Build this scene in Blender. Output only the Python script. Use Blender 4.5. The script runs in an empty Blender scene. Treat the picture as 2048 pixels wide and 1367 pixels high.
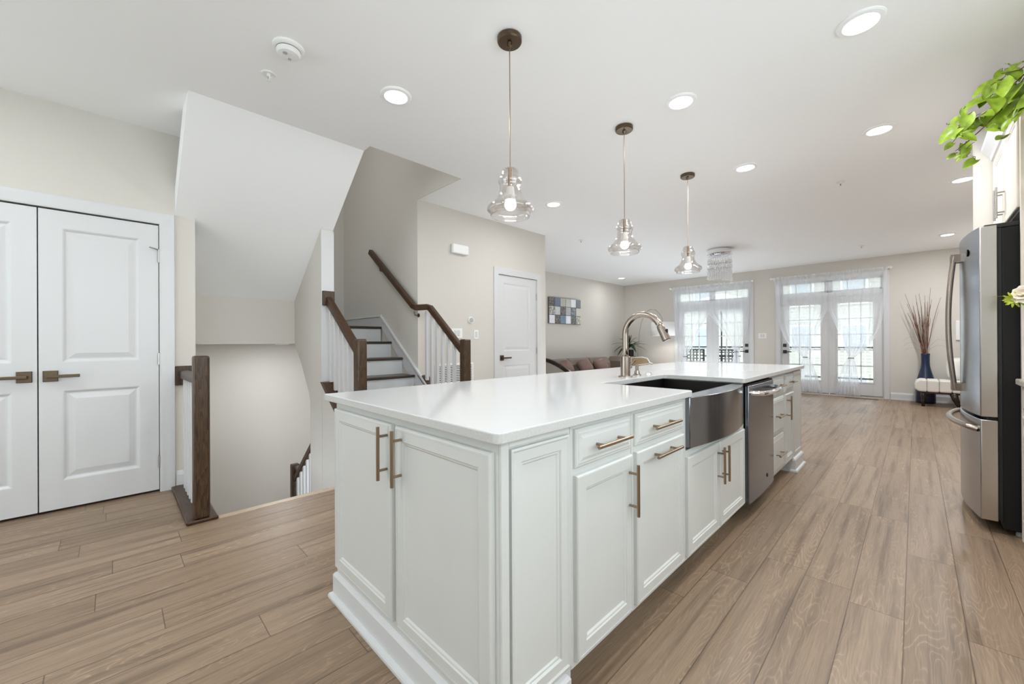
import bpy, bmesh, math, random
from mathutils import Vector, Matrix, Quaternion
C = bpy.context.scene.collection
SC = bpy.context.scene
PI = math.pi

# ------------------------------------------------------------------ camera
CF, CYAW, CPIT, CROL, CH = 802.06, -0.788132, 0.001111, -0.005095, 1.12
_f = Vector((math.sin(CYAW), math.cos(CYAW), 0)); _r = Vector((math.cos(CYAW), -math.sin(CYAW), 0)); _u = Vector((0, 0, 1))
_f2 = _f*math.cos(CPIT) + _u*math.sin(CPIT); _u2 = _u*math.cos(CPIT) - _f*math.sin(CPIT)
_r3 = _r*math.cos(CROL) + _u2*math.sin(CROL); _u3 = _u2*math.cos(CROL) - _r*math.sin(CROL)
cam = bpy.data.cameras.new('camera'); cam.sensor_width = 36; cam.sensor_fit = 'HORIZONTAL'; cam.lens = CF/2048*36
cam.clip_start = 0.02; cam.clip_end = 200
co = bpy.data.objects.new('camera', cam); C.objects.link(co)
m4 = Matrix((_r3, _u3, -_f2)).transposed().to_4x4(); m4.translation = (0, 0, CH); co.matrix_world = m4
SC.camera = co

# ------------------------------------------------------------------ world, exposure
SC.view_settings.view_transform = 'Standard'; SC.view_settings.look = 'None'
SC.view_settings.exposure = 0.36; SC.view_settings.gamma = 1.0; SC.view_settings.use_curve_mapping = False
SC.cycles.max_bounces = 12; SC.cycles.diffuse_bounces = 6; SC.cycles.transparent_max_bounces = 24
SC.cycles.sample_clamp_indirect = 4.0; SC.cycles.caustics_reflective = False; SC.cycles.caustics_refractive = False
W = bpy.data.worlds.new('sky'); SC.world = W; W.use_nodes = True
bg = W.node_tree.nodes['Background']; bg.inputs[0].default_value = (0.85, 0.935, 1.0, 1); bg.inputs[1].default_value = 3.8
DOWN_W = 8.0      # watts of one recessed lamp
PEND_W = 18.0       # watts of one pendant bulb

# ------------------------------------------------------------------ helpers
def noise_nodes(nt, scale, detail=4, vec=None, rough=.5):
    n = nt.nodes.new('ShaderNodeTexNoise'); n.inputs['Scale'].default_value = scale; n.inputs['Detail'].default_value = detail
    n.inputs['Roughness'].default_value = rough
    if vec is not None: nt.links.new(vec, n.inputs['Vector'])
    return n
def mat(name, col, rough=.5, metal=0, bump=0, bscale=60, var=0, vscale=3, spec=.5, emit=None, estr=0, coat=0, stretch=None):
    m = bpy.data.materials.new(name); m.use_nodes = True; nt = m.node_tree
    b = nt.nodes['Principled BSDF']
    b.inputs['Base Color'].default_value = (*col, 1); b.inputs['Roughness'].default_value = rough; b.inputs['Metallic'].default_value = metal
    b.inputs['Specular IOR Level'].default_value = spec; b.inputs['Coat Weight'].default_value = coat
    tc = nt.nodes.new('ShaderNodeTexCoord'); vec = tc.outputs['Object']
    if stretch:
        mp = nt.nodes.new('ShaderNodeMapping'); mp.inputs['Scale'].default_value = stretch; nt.links.new(vec, mp.inputs[0]); vec = mp.outputs[0]
    if var:
        n = noise_nodes(nt, vscale, 5, vec); r = nt.nodes.new('ShaderNodeValToRGB')
        r.color_ramp.elements[0].position = .3; r.color_ramp.elements[1].position = .7
        r.color_ramp.elements[0].color = (*[c*(1-var) for c in col], 1); r.color_ramp.elements[1].color = (*[min(1, c*(1+var)) for c in col], 1)
        nt.links.new(n.outputs[0], r.inputs[0]); nt.links.new(r.outputs[0], b.inputs['Base Color'])
    if bump:
        n = noise_nodes(nt, bscale, 3, vec); bp = nt.nodes.new('ShaderNodeBump'); bp.inputs['Strength'].default_value = bump; bp.inputs['Distance'].default_value = .004
        nt.links.new(n.outputs[0], bp.inputs['Height']); nt.links.new(bp.outputs[0], b.inputs['Normal'])
    if emit:
        b.inputs['Emission Color'].default_value = (*emit, 1); b.inputs['Emission Strength'].default_value = estr
    return m
def math_node(nt, op, a, b=None, c=None):
    n = nt.nodes.new('ShaderNodeMath'); n.operation = op
    for i, v in enumerate((a, b, c)):
        if v is None: continue
        if isinstance(v, (int, float)): n.inputs[i].default_value = v
        else: nt.links.new(v, n.inputs[i])
    return n.outputs[0]
def ramp(nt, fac, stops):
    r = nt.nodes.new('ShaderNodeValToRGB'); e = r.color_ramp.elements
    e[0].position, e[0].color = stops[0][0], (*stops[0][1], 1)
    e[1].position, e[1].color = stops[-1][0], (*stops[-1][1], 1)
    for p, c in stops[1:-1]:
        k = e.new(p); k.color = (*c, 1)
    nt.links.new(fac, r.inputs[0]); return r.outputs[0]
def mixc(nt, fac, a, b, mode='MIX'):
    n = nt.nodes.new('ShaderNodeMix'); n.data_type = 'RGBA'; n.blend_type = mode
    for s, v in ((0, fac), (6, a), (7, b)):
        if isinstance(v, (int, float)): n.inputs[s].default_value = v
        elif isinstance(v, tuple): n.inputs[s].default_value = (*v, 1)
        else: nt.links.new(v, n.inputs[s])
    return n.outputs[2]
def floor_mat():
    m = bpy.data.materials.new('oak_plank'); m.use_nodes = True; nt = m.node_tree; b = nt.nodes['Principled BSDF']
    tc = nt.nodes.new('ShaderNodeTexCoord'); sx = nt.nodes.new('ShaderNodeSeparateXYZ'); nt.links.new(tc.outputs['Object'], sx.inputs[0])
    x, y = sx.outputs[0], sx.outputs[1]
    PW, PL = .171, 1.22
    u = math_node(nt, 'DIVIDE', math_node(nt, 'ADD', x, .036), PW); row = math_node(nt, 'FLOOR', u); fu = math_node(nt, 'FRACT', u)
    wn = nt.nodes.new('ShaderNodeTexWhiteNoise'); wn.noise_dimensions = '1D'; nt.links.new(row, wn.inputs['W'])
    v = math_node(nt, 'ADD', math_node(nt, 'DIVIDE', y, PL), wn.outputs['Value']); idx = math_node(nt, 'FLOOR', v); fv = math_node(nt, 'FRACT', v)
    cid = nt.nodes.new('ShaderNodeCombineXYZ'); nt.links.new(row, cid.inputs[0]); nt.links.new(idx, cid.inputs[1])
    wn2 = nt.nodes.new('ShaderNodeTexWhiteNoise'); wn2.noise_dimensions = '3D'; nt.links.new(cid.outputs[0], wn2.inputs['Vector'])
    # grain: cathedral rings, every plank with its own shift
    sep = nt.nodes.new('ShaderNodeSeparateColor'); nt.links.new(wn2.outputs['Color'], sep.inputs[0])
    gx = math_node(nt, 'ADD', x, math_node(nt, 'MULTIPLY', sep.outputs[0], 9.0)); gy = math_node(nt, 'ADD', y, math_node(nt, 'MULTIPLY', sep.outputs[1], 17.0))
    g1 = nt.nodes.new('ShaderNodeCombineXYZ'); nt.links.new(math_node(nt, 'MULTIPLY', gx, 7.0), g1.inputs[0]); nt.links.new(math_node(nt, 'MULTIPLY', gy, 1.05), g1.inputs[1])
    g2 = nt.nodes.new('ShaderNodeCombineXYZ'); nt.links.new(math_node(nt, 'MULTIPLY', gx, 170.0), g2.inputs[0]); nt.links.new(math_node(nt, 'MULTIPLY', gy, 5.0), g2.inputs[1])
    fine = noise_nodes(nt, 1.0, 4, g2.outputs[0], .65)
    nz = noise_nodes(nt, 1.0, 2.5, g1.outputs[0], .55)
    rings = math_node(nt, 'FRACT', math_node(nt, 'MULTIPLY', math_node(nt, 'ADD', nz.outputs[0], math_node(nt, 'MULTIPLY', fine.outputs[0], .012)), 30.0))
    rl = math_node(nt, 'ABSOLUTE', math_node(nt, 'SUBTRACT', rings, .5))
    g3 = nt.nodes.new('ShaderNodeCombineXYZ'); nt.links.new(math_node(nt, 'MULTIPLY', gx, 22.0), g3.inputs[0]); nt.links.new(math_node(nt, 'MULTIPLY', gy, .8), g3.inputs[1])
    streak = noise_nodes(nt, 1.0, 3, g3.outputs[0], .6)
    base = ramp(nt, sep.outputs[2], [(0, FLOOR_COL[0]), (.5, FLOOR_COL[1]), (1, FLOOR_COL[2])])
    c = mixc(nt, math_node(nt, 'MULTIPLY', math_node(nt, 'SMOOTH_MAX' if False else 'GREATER_THAN', 0, 1), 0), base, base)
    st = ramp(nt, streak.outputs[0], [(.28, (.52, .50, .48)), (.50, (1, 1, 1)), (.75, (1.08, 1.08, 1.08))]); c = mixc(nt, 1.0, base, st, 'MULTIPLY')
    fn = ramp(nt, fine.outputs[0], [(.3, (.74, .72, .70)), (.6, (1.06, 1.06, 1.06))]); c = mixc(nt, .85, c, fn, 'MULTIPLY')
    g4 = nt.nodes.new('ShaderNodeCombineXYZ'); nt.links.new(math_node(nt, 'MULTIPLY', gx, 8.0), g4.inputs[0]); nt.links.new(math_node(nt, 'MULTIPLY', gy, 1.6), g4.inputs[1])
    msk = noise_nodes(nt, 1.0, 2, g4.outputs[0]); mk = ramp(nt, msk.outputs[0], [(.42, (.12, .12, .12)), (.62, (1, 1, 1))])
    rg = ramp(nt, rl, [(0.0, (1.42, 1.42, 1.42)), (.13, (1.0, 1.0, 1.0)), (.5, (.92, .91, .90))]); c = mixc(nt, mk, c, mixc(nt, 1.0, c, rg, 'MULTIPLY'))
    eu = math_node(nt, 'MINIMUM', fu, math_node(nt, 'SUBTRACT', 1.0, fu)); ev = math_node(nt, 'MINIMUM', fv, math_node(nt, 'SUBTRACT', 1.0, fv))
    e = math_node(nt, 'MINIMUM', math_node(nt, 'MULTIPLY', eu, PW), math_node(nt, 'MULTIPLY', ev, PL))
    gap = ramp(nt, math_node(nt, 'DIVIDE', e, .0028), [(.30, (.45, .41, .38)), (.9, (1, 1, 1))]); c = mixc(nt, 1.0, c, gap, 'MULTIPLY')
    nt.links.new(c, b.inputs['Base Color'])
    rr = math_node(nt, 'ADD', .36, math_node(nt, 'MULTIPLY', fine.outputs[0], .14)); nt.links.new(rr, b.inputs['Roughness'])
    h = math_node(nt, 'ADD', math_node(nt, 'MULTIPLY', fine.outputs[0], .35), math_node(nt, 'MINIMUM', math_node(nt, 'DIVIDE', e, .003), 1.0))
    bp = nt.nodes.new('ShaderNodeBump'); bp.inputs['Strength'].default_value = .28; bp.inputs['Distance'].default_value = .0015
    nt.links.new(h, bp.inputs['Height']); nt.links.new(bp.outputs[0], b.inputs['Normal'])
    return m
def wood_mat(name, c0, c1, c2, axis='z', rough=.38, scale=1.0):
    m = bpy.data.materials.new(name); m.use_nodes = True; nt = m.node_tree; b = nt.nodes['Principled BSDF']
    tc = nt.nodes.new('ShaderNodeTexCoord'); mp = nt.nodes.new('ShaderNodeMapping'); nt.links.new(tc.outputs['Object'], mp.inputs[0])
    s = {'x': (2.2, 26, 26), 'y': (26, 2.2, 26), 'z': (26, 26, 2.2)}[axis]; mp.inputs['Scale'].default_value = [k*scale for k in s]
    n = noise_nodes(nt, 1, 3, mp.outputs[0], .55)
    rings = math_node(nt, 'FRACT', math_node(nt, 'MULTIPLY', n.outputs[0], 9.0))
    col = ramp(nt, rings, [(0, c0), (.5, c1), (1, c2)])
    mp2 = nt.nodes.new('ShaderNodeMapping'); nt.links.new(tc.outputs['Object'], mp2.inputs[0]); mp2.inputs['Scale'].default_value = [k*6 for k in s]
    f = noise_nodes(nt, 1, 3, mp2.outputs[0]); fr = ramp(nt, f.outputs[0], [(.3, (.7, .7, .7)), (.65, (1.1, 1.1, 1.1))])
    nt.links.new(mixc(nt, 1.0, col, fr, 'MULTIPLY'), b.inputs['Base Color']); b.inputs['Roughness'].default_value = rough
    return m
def thin_glass(name, tint=(1, 1, 1), refl=1.0, base=.04, edge=.9):
    m = bpy.data.materials.new(name); m.use_nodes = True; nt = m.node_tree; nt.nodes.clear()
    o = nt.nodes.new('ShaderNodeOutputMaterial'); t = nt.nodes.new('ShaderNodeBsdfTransparent'); g = nt.nodes.new('ShaderNodeBsdfGlossy')
    t.inputs[0].default_value = (*tint, 1); g.inputs['Roughness'].default_value = .03; g.inputs['Color'].default_value = (.98, .98, 1, 1)
    lw = nt.nodes.new('ShaderNodeLayerWeight'); lw.inputs[0].default_value = .5
    p = math_node(nt, 'POWER', lw.outputs['Facing'], 3.0); fac = math_node(nt, 'ADD', base, math_node(nt, 'MULTIPLY', p, edge))
    mx = nt.nodes.new('ShaderNodeMixShader'); nt.links.new(fac, mx.inputs[0]); nt.links.new(t.outputs[0], mx.inputs[1]); nt.links.new(g.outputs[0], mx.inputs[2])
    nt.links.new(mx.outputs[0], o.inputs[0]); return m
def sheer_mat():
    m = bpy.data.materials.new('sheer_voile'); m.use_nodes = True; nt = m.node_tree; nt.nodes.clear()
    o = nt.nodes.new('ShaderNodeOutputMaterial'); t = nt.nodes.new('ShaderNodeBsdfTransparent')
    d = nt.nodes.new('ShaderNodeBsdfDiffuse'); d.inputs[0].default_value = (.93, .94, .97, 1)
    tr = nt.nodes.new('ShaderNodeBsdfTranslucent'); tr.inputs[0].default_value = (.93, .94, .97, 1)
    a = nt.nodes.new('ShaderNodeMixShader'); a.inputs[0].default_value = .6; nt.links.new(d.outputs[0], a.inputs[1]); nt.links.new(tr.outputs[0], a.inputs[2])
    lw = nt.nodes.new('ShaderNodeLayerWeight'); lw.inputs[0].default_value = .4
    fac = math_node(nt, 'ADD', .47, math_node(nt, 'MULTIPLY', lw.outputs['Facing'], .20))
    mx = nt.nodes.new('ShaderNodeMixShader'); nt.links.new(fac, mx.inputs[0]); nt.links.new(t.outputs[0], mx.inputs[1]); nt.links.new(a.outputs[0], mx.inputs[2])
    nt.links.new(mx.outputs[0], o.inputs[0]); return m
def steel_mat(name, col, rough, streak=(2, 2, 200), amt=.12, aniso=0):
    m = bpy.data.materials.new(name); m.use_nodes = True; nt = m.node_tree; b = nt.nodes['Principled BSDF']
    b.inputs['Metallic'].default_value = 1; b.inputs['Base Color'].default_value = (*col, 1); b.inputs['Anisotropic'].default_value = aniso
    tc = nt.nodes.new('ShaderNodeTexCoord'); mp = nt.nodes.new('ShaderNodeMapping'); nt.links.new(tc.outputs['Object'], mp.inputs[0]); mp.inputs['Scale'].default_value = streak
    n = noise_nodes(nt, 1, 3, mp.outputs[0]); r = math_node(nt, 'ADD', rough-amt/2, math_node(nt, 'MULTIPLY', n.outputs[0], amt)); nt.links.new(r, b.inputs['Roughness'])
    return m

FLOOR_COL = [(.250, .170, .110), (.284, .196, .130), (.318, .224, .152)]
M = dict(
    wall=mat('greige_paint', (.66, .625, .575), .75, bump=.05, bscale=220),
    ceil=mat('ceiling_paint', (.93, .93, .93), .8, bump=.04, bscale=200),
    trim=mat('white_trim_paint', (.66, .66, .665), .35, bump=.02, bscale=30),
    cab=mat('white_cabinet_paint', (.63, .63, .61), .38, bump=.02, bscale=40, var=.015, vscale=6),
    cream=mat('cream_cabinet_paint', (.78, .71, .63), .38, bump=.02, bscale=40),
    floor=floor_mat(),
    walnut=wood_mat('dark_stained_oak', (.020, .009, .0035), (.062, .031, .012), (.092, .048, .020), 'z'),
    walnut_x=wood_mat('dark_stained_oak_rail', (.027, .011, .0045), (.060, .025, .0095), (.082, .036, .014), 'x'),
    tread=wood_mat('dark_stained_tread', (.035, .020, .012), (.055, .032, .020), (.065, .040, .026), 'y', .3),
    edge=wood_mat('pale_oak_nosing', (.46, .35, .25), (.52, .40, .29), (.56, .44, .32), 'y', .4),
    quartz=mat('white_quartz', (.64, .64, .64), .10, var=.012, vscale=1.5, spec=.5),
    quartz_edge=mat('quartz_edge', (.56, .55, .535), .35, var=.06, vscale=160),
    brass=mat('brushed_champagne_bronze', (.36, .265, .185), .28, 1, stretch=(1, 1, 1)),
    bronze=mat('aged_bronze', (.135, .098, .066), .33, 1),
    nickel=steel_mat('brushed_nickel', (.36, .30, .255), .24, (60, 60, 4), .1),
    hinge=mat('satin_nickel_hinge', (.40, .38, .36), .35, 1),
    steel=steel_mat('stainless_steel', (.40, .42, .45), .20, (2, 2, 160), .08),
    steel_dark=steel_mat('black_stainless', (.30, .31, .33), .22, (2, 160, 2), .1),
    steel_side=steel_mat('stainless_side', (.55, .51, .46), .33, (2, 2, 160), .1),  # taupe reflection on the refrigerator door sides put into the steel colour
    chrome=mat('polished_chrome', (.82, .82, .84), .06, 1),
    black=mat('black_appliance', (.010, .009, .008), .55, bump=.05, bscale=400, spec=.25),
    rubber=mat('black_rubber', (.015, .015, .015), .6),
    dark=mat('recess_shade', (.02, .018, .016), .8),  # near black, stands in for shade inside gaps and slots
    basin=steel_mat('shaded_basin_steel', (.035, .032, .03), .5, (120, 2, 2), .1), apron=steel_mat('sink_apron_steel', (.22, .23, .25), .16, (2, 60, 1), .12), dwsteel=steel_mat('dishwasher_steel', (.22, .24, .275), .20, (2, 60, 1), .12),  # basin steel is near black: shadow inside the sink put into its colour
    ring=mat('white_lamp_ring', (.93, .93, .93), .45),
    white=mat('white_plastic', (.85, .85, .84), .4),
    grey=mat('grey_plastic', (.45, .45, .45), .5),
    glass=thin_glass('window_glass', (.97, .99, .98)),
    doorglass=thin_glass('dimmed_door_glass', (.84, .85, .84)),  # tint added to the glass to dim the overbright outside
    shade=thin_glass('clear_blown_glass', (.93, .915, .90), base=.07, edge=1.0),
    sheer=sheer_mat(),
    lens=mat('lit_lens', (1, 1, 1), .5, emit=(1, .985, .95), estr=6),
    bulb=mat('lit_bulb', (1, 1, 1), .5, emit=(1, .97, .92), estr=10),
    leather=mat('taupe_leather', (.215, .165, .135), .38, bump=.15, bscale=90, var=.1),
    pink=mat('dusty_pink_leather', (.23, .14, .115), .4, bump=.1, bscale=60, var=.12),
    ebony=wood_mat('ebony_wood', (.022, .012, .009), (.032, .018, .014), (.04, .024, .018), 'x', .25),
    rattan=mat('tan_cane', (.50, .36, .21), .6, bump=.4, bscale=160, var=.25, vscale=60),
    linen=mat('white_lampshade', (.88, .87, .85), .8, bump=.1, bscale=300),
    navy=mat('navy_glaze', (.012, .022, .060), .25, var=.15, vscale=8),
    twig=mat('red_brown_twig', (.17, .062, .035), .7, var=.35, vscale=25),
    twig_grey=mat('grey_twig', (.22, .15, .11), .7, var=.3, vscale=25),
    grass=mat('dry_tendril', (.42, .29, .2), .7),
    ivory=mat('ivory_tufted_fabric', (.78, .75, .70), .6, bump=.1, bscale=120),
    leaf=mat('green_leaf', (.30, .44, .035), .38, var=.5, vscale=18),
    leaf_dark=mat('dark_green_leaf', (.012, .055, .018), .3, var=.3, vscale=12),
    stem=mat('brown_stem', (.09, .05, .03), .7),
    petal=mat('cream_petal', (.85, .76, .62), .6),
    lime=mat('lime_petal', (.55, .62, .06), .5, var=.2, vscale=30),
    crystal=mat('cut_crystal', (.93, .93, .95), .10, .25, spec=1.0),
    deck=mat('grey_deck_board', (.62, .61, .58), .7, var=.08, vscale=3),
    siding=mat('pale_lap_siding', (.46, .45, .41), .8),
    brick=mat('tan_panel', (.55, .40, .22), .8),
    iron=mat('black_iron', (.015, .017, .024), .4),
    railwhite=mat('white_rail', (.66, .66, .64), .5),
    canopy=mat('grey_canopy', (.66, .68, .70), .8),
    asphalt=mat('grey_shingle', (.28, .29, .30), .9, var=.1),
    outpane=mat('dark_window_pane', (.34, .37, .40), .1),
    soil=mat('potting_soil', (.03, .02, .015), .9),
    stone=mat('beige_quartz', (.60, .545, .49), .2, var=.10, vscale=30),
)

class MB:
    def __init__(s): s.bm = bmesh.new()
    def quad(s, *p):
        vs = [s.bm.verts.new(q) for q in p]; s.bm.faces.new(vs); return s
    def box(s, x0, x1, y0, y1, z0, z1):
        v = [s.bm.verts.new((x, y, z)) for x in (x0, x1) for y in (y0, y1) for z in (z0, z1)]
        for f in ((0, 1, 3, 2), (4, 6, 7, 5), (0, 4, 5, 1), (2, 3, 7, 6), (0, 2, 6, 4), (1, 5, 7, 3)): s.bm.faces.new([v[i] for i in f])
        return s
    def prism(s, pts, axis, a, b):
        f = {'x': lambda u, v, w: (w, u, v), 'y': lambda u, v, w: (u, w, v), 'z': lambda u, v, w: (u, v, w)}[axis]
        A = [s.bm.verts.new(f(u, v, a)) for u, v in pts]; B = [s.bm.verts.new(f(u, v, b)) for u, v in pts]
        s.bm.faces.new(A); s.bm.faces.new(B[::-1]); n = len(pts)
        for i in range(n): s.bm.faces.new((A[i], B[i], B[(i+1) % n], A[(i+1) % n]))
        return s
    def tube(s, pts, rad, seg=12, cap=True):
        pts = [Vector(p) for p in pts]; n = len(pts); rad = rad if isinstance(rad, (list, tuple)) else [rad]*n
        rings = []; prev = None
        for i, p in enumerate(pts):
            t = (pts[min(i+1, n-1)] - pts[max(i-1, 0)]).normalized()
            if prev is None:
                a = Vector((0, 0, 1)) if abs(t.z) < .9 else Vector((1, 0, 0)); nx = t.cross(a).normalized()
            else: nx = (prev - t*prev.dot(t)).normalized()
            prev = nx; ny = t.cross(nx)
            rings.append([s.bm.verts.new(p + (nx*math.cos(k*2*PI/seg) + ny*math.sin(k*2*PI/seg))*rad[i]) for k in range(seg)])
        for a, b in zip(rings, rings[1:]):
            for k in range(seg): s.bm.faces.new((a[k], a[(k+1) % seg], b[(k+1) % seg], b[k]))
        if cap: s.bm.faces.new(rings[0][::-1]); s.bm.faces.new(rings[-1])
        return s
    def sweep(s, pts, w, h):      # rectangular bar along a path lying in a vertical plane
        pts = [Vector(p) for p in pts]; n = len(pts); rings = []
        for i, p in enumerate(pts):
            t = (pts[min(i+1, n-1)] - pts[max(i-1, 0)]).normalized(); sd = t.cross(Vector((0, 0, 1))).normalized(); up = sd.cross(t)
            k = .28
            prof = [(-w/2, -h/2), (w/2, -h/2), (w/2, h/2*(1-k)), (w/2*(1-k), h/2), (-w/2*(1-k), h/2), (-w/2, h/2*(1-k))]
            rings.append([s.bm.verts.new(p + sd*a + up*b) for a, b in prof])
        m = len(rings[0])
        for a, b in zip(rings, rings[1:]):
            for k in range(m): s.bm.faces.new((a[k], a[(k+1) % m], b[(k+1) % m], b[k]))
        s.bm.faces.new(rings[0][::-1]); s.bm.faces.new(rings[-1]); return s
    def lathe(s, prof, c=(0, 0, 0), seg=32, axis='z', cap=True):
        rings = []
        for r, h in prof:
            ring = []
            for k in range(seg):
                a, b = r*math.cos(k*2*PI/seg), r*math.sin(k*2*PI/seg)
                v = {'z': (a, b, h), 'x': (h, a, b), 'y': (a, h, b)}[axis]; ring.append(s.bm.verts.new((c[0]+v[0], c[1]+v[1], c[2]+v[2])))
            rings.append(ring)
        for a, b in zip(rings, rings[1:]):
            for k in range(seg): s.bm.faces.new((a[k], a[(k+1) % seg], b[(k+1) % seg], b[k]))
        if cap: s.bm.faces.new(rings[0][::-1]); s.bm.faces.new(rings[-1])
        return s
    def loops(s, mp, u0, u1, v0, v1, prof, cap=True):   # nested rectangles: prof = (inset, depth)
        rings = []
        for i, d in prof:
            rings.append([s.bm.verts.new(mp(u, v, d)) for u, v in ((u0+i, v0+i), (u1-i, v0+i), (u1-i, v1-i), (u0+i, v1-i))])
        for a, b in zip(rings, rings[1:]):
            for k in range(4): s.bm.faces.new((a[k], a[(k+1) % 4], b[(k+1) % 4], b[k]))
        if cap: s.bm.faces.new(rings[-1])
        return rings
    def sphere(s, c, r, sub=2, sc=(1, 1, 1)):
        g = bmesh.ops.create_icosphere(s.bm, subdivisions=sub, radius=r)
        for v in g['verts']: v.co = Vector((v.co.x*sc[0]+c[0], v.co.y*sc[1]+c[1], v.co.z*sc[2]+c[2]))
        return s
    def build(s, name, m, parent=None, bevel=0, smooth=False, sub=0, solid=0, recalc=True, seg=2):
        off = Vector((0, 0, 0)); p = parent
        while p is not None: off += p.location; p = p.parent
        if recalc: bmesh.ops.recalc_face_normals(s.bm, faces=s.bm.faces)
        me = bpy.data.meshes.new(name)
        for v in s.bm.verts: v.co -= off
        s.bm.to_mesh(me); s.bm.free()
        mats = m if isinstance(m, (list, tuple)) else [m]
        for q in mats: me.materials.append(M[q] if isinstance(q, str) else q)
        if smooth:
            for f in me.polygons: f.use_smooth = True
        o = bpy.data.objects.new(name, me); C.objects.link(o); o.parent = parent
        if solid:
            k = o.modifiers.new('solid', 'SOLIDIFY'); k.thickness = solid; k.offset = 0
        if bevel:
            k = o.modifiers.new('bevel', 'BEVEL'); k.width = bevel; k.segments = seg; k.limit_method = 'ANGLE'; k.angle_limit = .6
            k.harden_normals = False
        if sub:
            k = o.modifiers.new('sub', 'SUBSURF'); k.levels = sub; k.render_levels = sub
        return o
def mb(): return MB()
def B(*a): return MB().box(*a)
def shade_auto(o, ang=.7):
    me = o.data; bm = bmesh.new(); bm.from_mesh(me)
    for f in bm.faces: f.smooth = True
    for e in bm.edges:
        if len(e.link_faces) == 2 and e.calc_face_angle(0) > ang: e.smooth = False
    bm.to_mesh(me); bm.free(); return o
def tag(o, label=None, cat=None, group=None, kind=None):
    if label: o['label'] = label
    if cat: o['category'] = cat
    if group: o['group'] = group
    if kind: o['kind'] = kind
    return o
def thing(name, label, cat, loc=(0, 0, 0), group=None, kind=None):
    o = bpy.data.objects.new(name, None); C.objects.link(o); o.location = loc; o.empty_display_size = .1
    return tag(o, label, cat, group, kind)
def copy_tree(o, parent=None):
    c = o.copy(); C.objects.link(c); c.parent = parent
    for ch in list(o.children): copy_tree(ch, c)
    return c
def struct(o, label=None, cat=None): return tag(o, label, cat, None, 'structure')
px = lambda X: (lambda u, v, d: (X+d, u, v))        # a face looking towards +X
nx = lambda X: (lambda u, v, d: (X-d, u, v))        # towards -X
ny = lambda Y: (lambda u, v, d: (u, Y-d, v))        # towards -Y
py = lambda Y: (lambda u, v, d: (u, Y+d, v))

# ------------------------------------------------------------------ room shell
XL, XR, YF, YB, ZC = -5.95, 1.05, 10.5, -3.0, 2.742
XC = -4.058     # closet wall
XD = -3.96      # wall of the single door
XE = -3.185     # edge of the stairwell floor
f = mb()
for a in ((XE, XR, YB, YF), (XC-.2, XE, YB, .478), (XD, XE, 1.508, 4.66), (XL, XD, 4.66, YF)): f.box(*a, -.05, 0)
struct(f.build('floor', 'floor'), 'oak plank floor through the kitchen and living room', 'floor')
struct(B(XE-.025, XE+.035, .478, 1.39, -.045, .003).build('trim_1', 'edge', bevel=.004), 'pale wood nosing along the stairwell edge of the floor', 'trim')
c = mb(); X1, Y1, Y2 = -3.16, 1.505, 2.44
for a in ((X1, XR+.1, YB-.1, YF+.1), (XL-.2, X1, YB-.1, Y1), (XL-.2, X1, Y2+.01, YF+.1)): c.box(*a, ZC, ZC+.2)
struct(c.build('ceiling', 'ceil'), 'white ceiling with recessed lamps and a stair opening', 'ceiling')
# left side
w = mb(); w.box(XC-.12, XC, YB, -.955, 0, ZC); w.box(XC-.12, XC, -.955, .25, 2.035, ZC); w.box(XC-.12, XC, .25, .467, 0, ZC)
struct(w.build('wall_closet', 'wall'), 'greige wall around the white closet doors', 'wall')
struct(B(XL-.25, XL-.05, YB-.1, .36, -.05, ZC).build('wall_closet_back', 'wall'), 'wall at the back of the closet', 'wall')
struct(B(-6.05, XC-.02, .35, .467, -1.45, 2.1).build('wall_stairwell_near', 'wall'), 'near side wall of the stairwell', 'wall')
struct(B(-6.15, -6.0, .35, 2.54, -1.45, 4.2).build('wall_stairwell_end', 'wall'), 'greige end wall of the stairwell', 'wall')
struct(B(-6.0, XD, 2.44, 2.54, -1.45, 4.2).build('wall_stair_side', 'wall'), 'greige wall beside the upper stairs with a handrail', 'wall')
w = mb(); w.box(XD-.12, XD, 2.54, 3.68, 0, ZC); w.box(XD-.12, XD, 3.68, 4.465, 2.045, ZC); w.box(XD-.12, XD, 4.465, 4.66, 0, ZC)
w.box(XL-.1, XD-.12, 4.54, 4.66, 0, ZC)
struct(w.build('wall_hall', 'wall'), 'greige wall with the single white door and switches', 'wall')
struct(B(XL-.15, XL, 4.66, YF, 0, ZC).build('wall_left', 'wall'), 'greige living room wall behind the sofa', 'wall')
w = mb(); DA = (-4.40, -2.70); DB = (-2.12, -.415); ZO = 2.40
for a in ((XL-.15, DA[0], 0, ZC), (DA[0], DA[1], ZO, ZC), (DA[1], DB[0], 0, ZC), (DB[0], DB[1], ZO, ZC), (DB[1], XR+.1, 0, ZC)): w.box(a[0], a[1], YF, YF+.16, a[2], a[3])
struct(w.build('wall_far', 'wall'), 'far greige wall with two curtained French doors', 'wall')
struct(B(.318, XR, 4.585, 4.70, 0, ZC).build('wall_fridge', 'wall'), 'short greige wall beyond the refrigerator', 'wall')
w = mb(); BX0, BX1, BZ0, BZ1 = -3.7, -1.3, .3, 2.4
for a in ((XL-.25, BX0, 0, ZC), (BX0, BX1, 0, BZ0), (BX0, BX1, BZ1, ZC), (BX1, XR+.1, 0, ZC)): w.box(a[0], a[1], YB-.12, YB, a[2], a[3])
struct(w.build('wall_back', 'wall'), 'wall behind the camera, opened for an added tall window', 'wall')
wf = thing('window_added_2', 'added tall white framed window behind the camera, unseen, for fill daylight', 'window', ((BX0+BX1)/2, YB, BZ0), kind='structure')  # unseen window, added to let daylight fill the room
k = mb()
for i in range(4): x = BX0+(BX1-BX0-.06)*i/3; k.box(x, x+.06, YB-.1, YB-.02, BZ0, BZ1)
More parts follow.
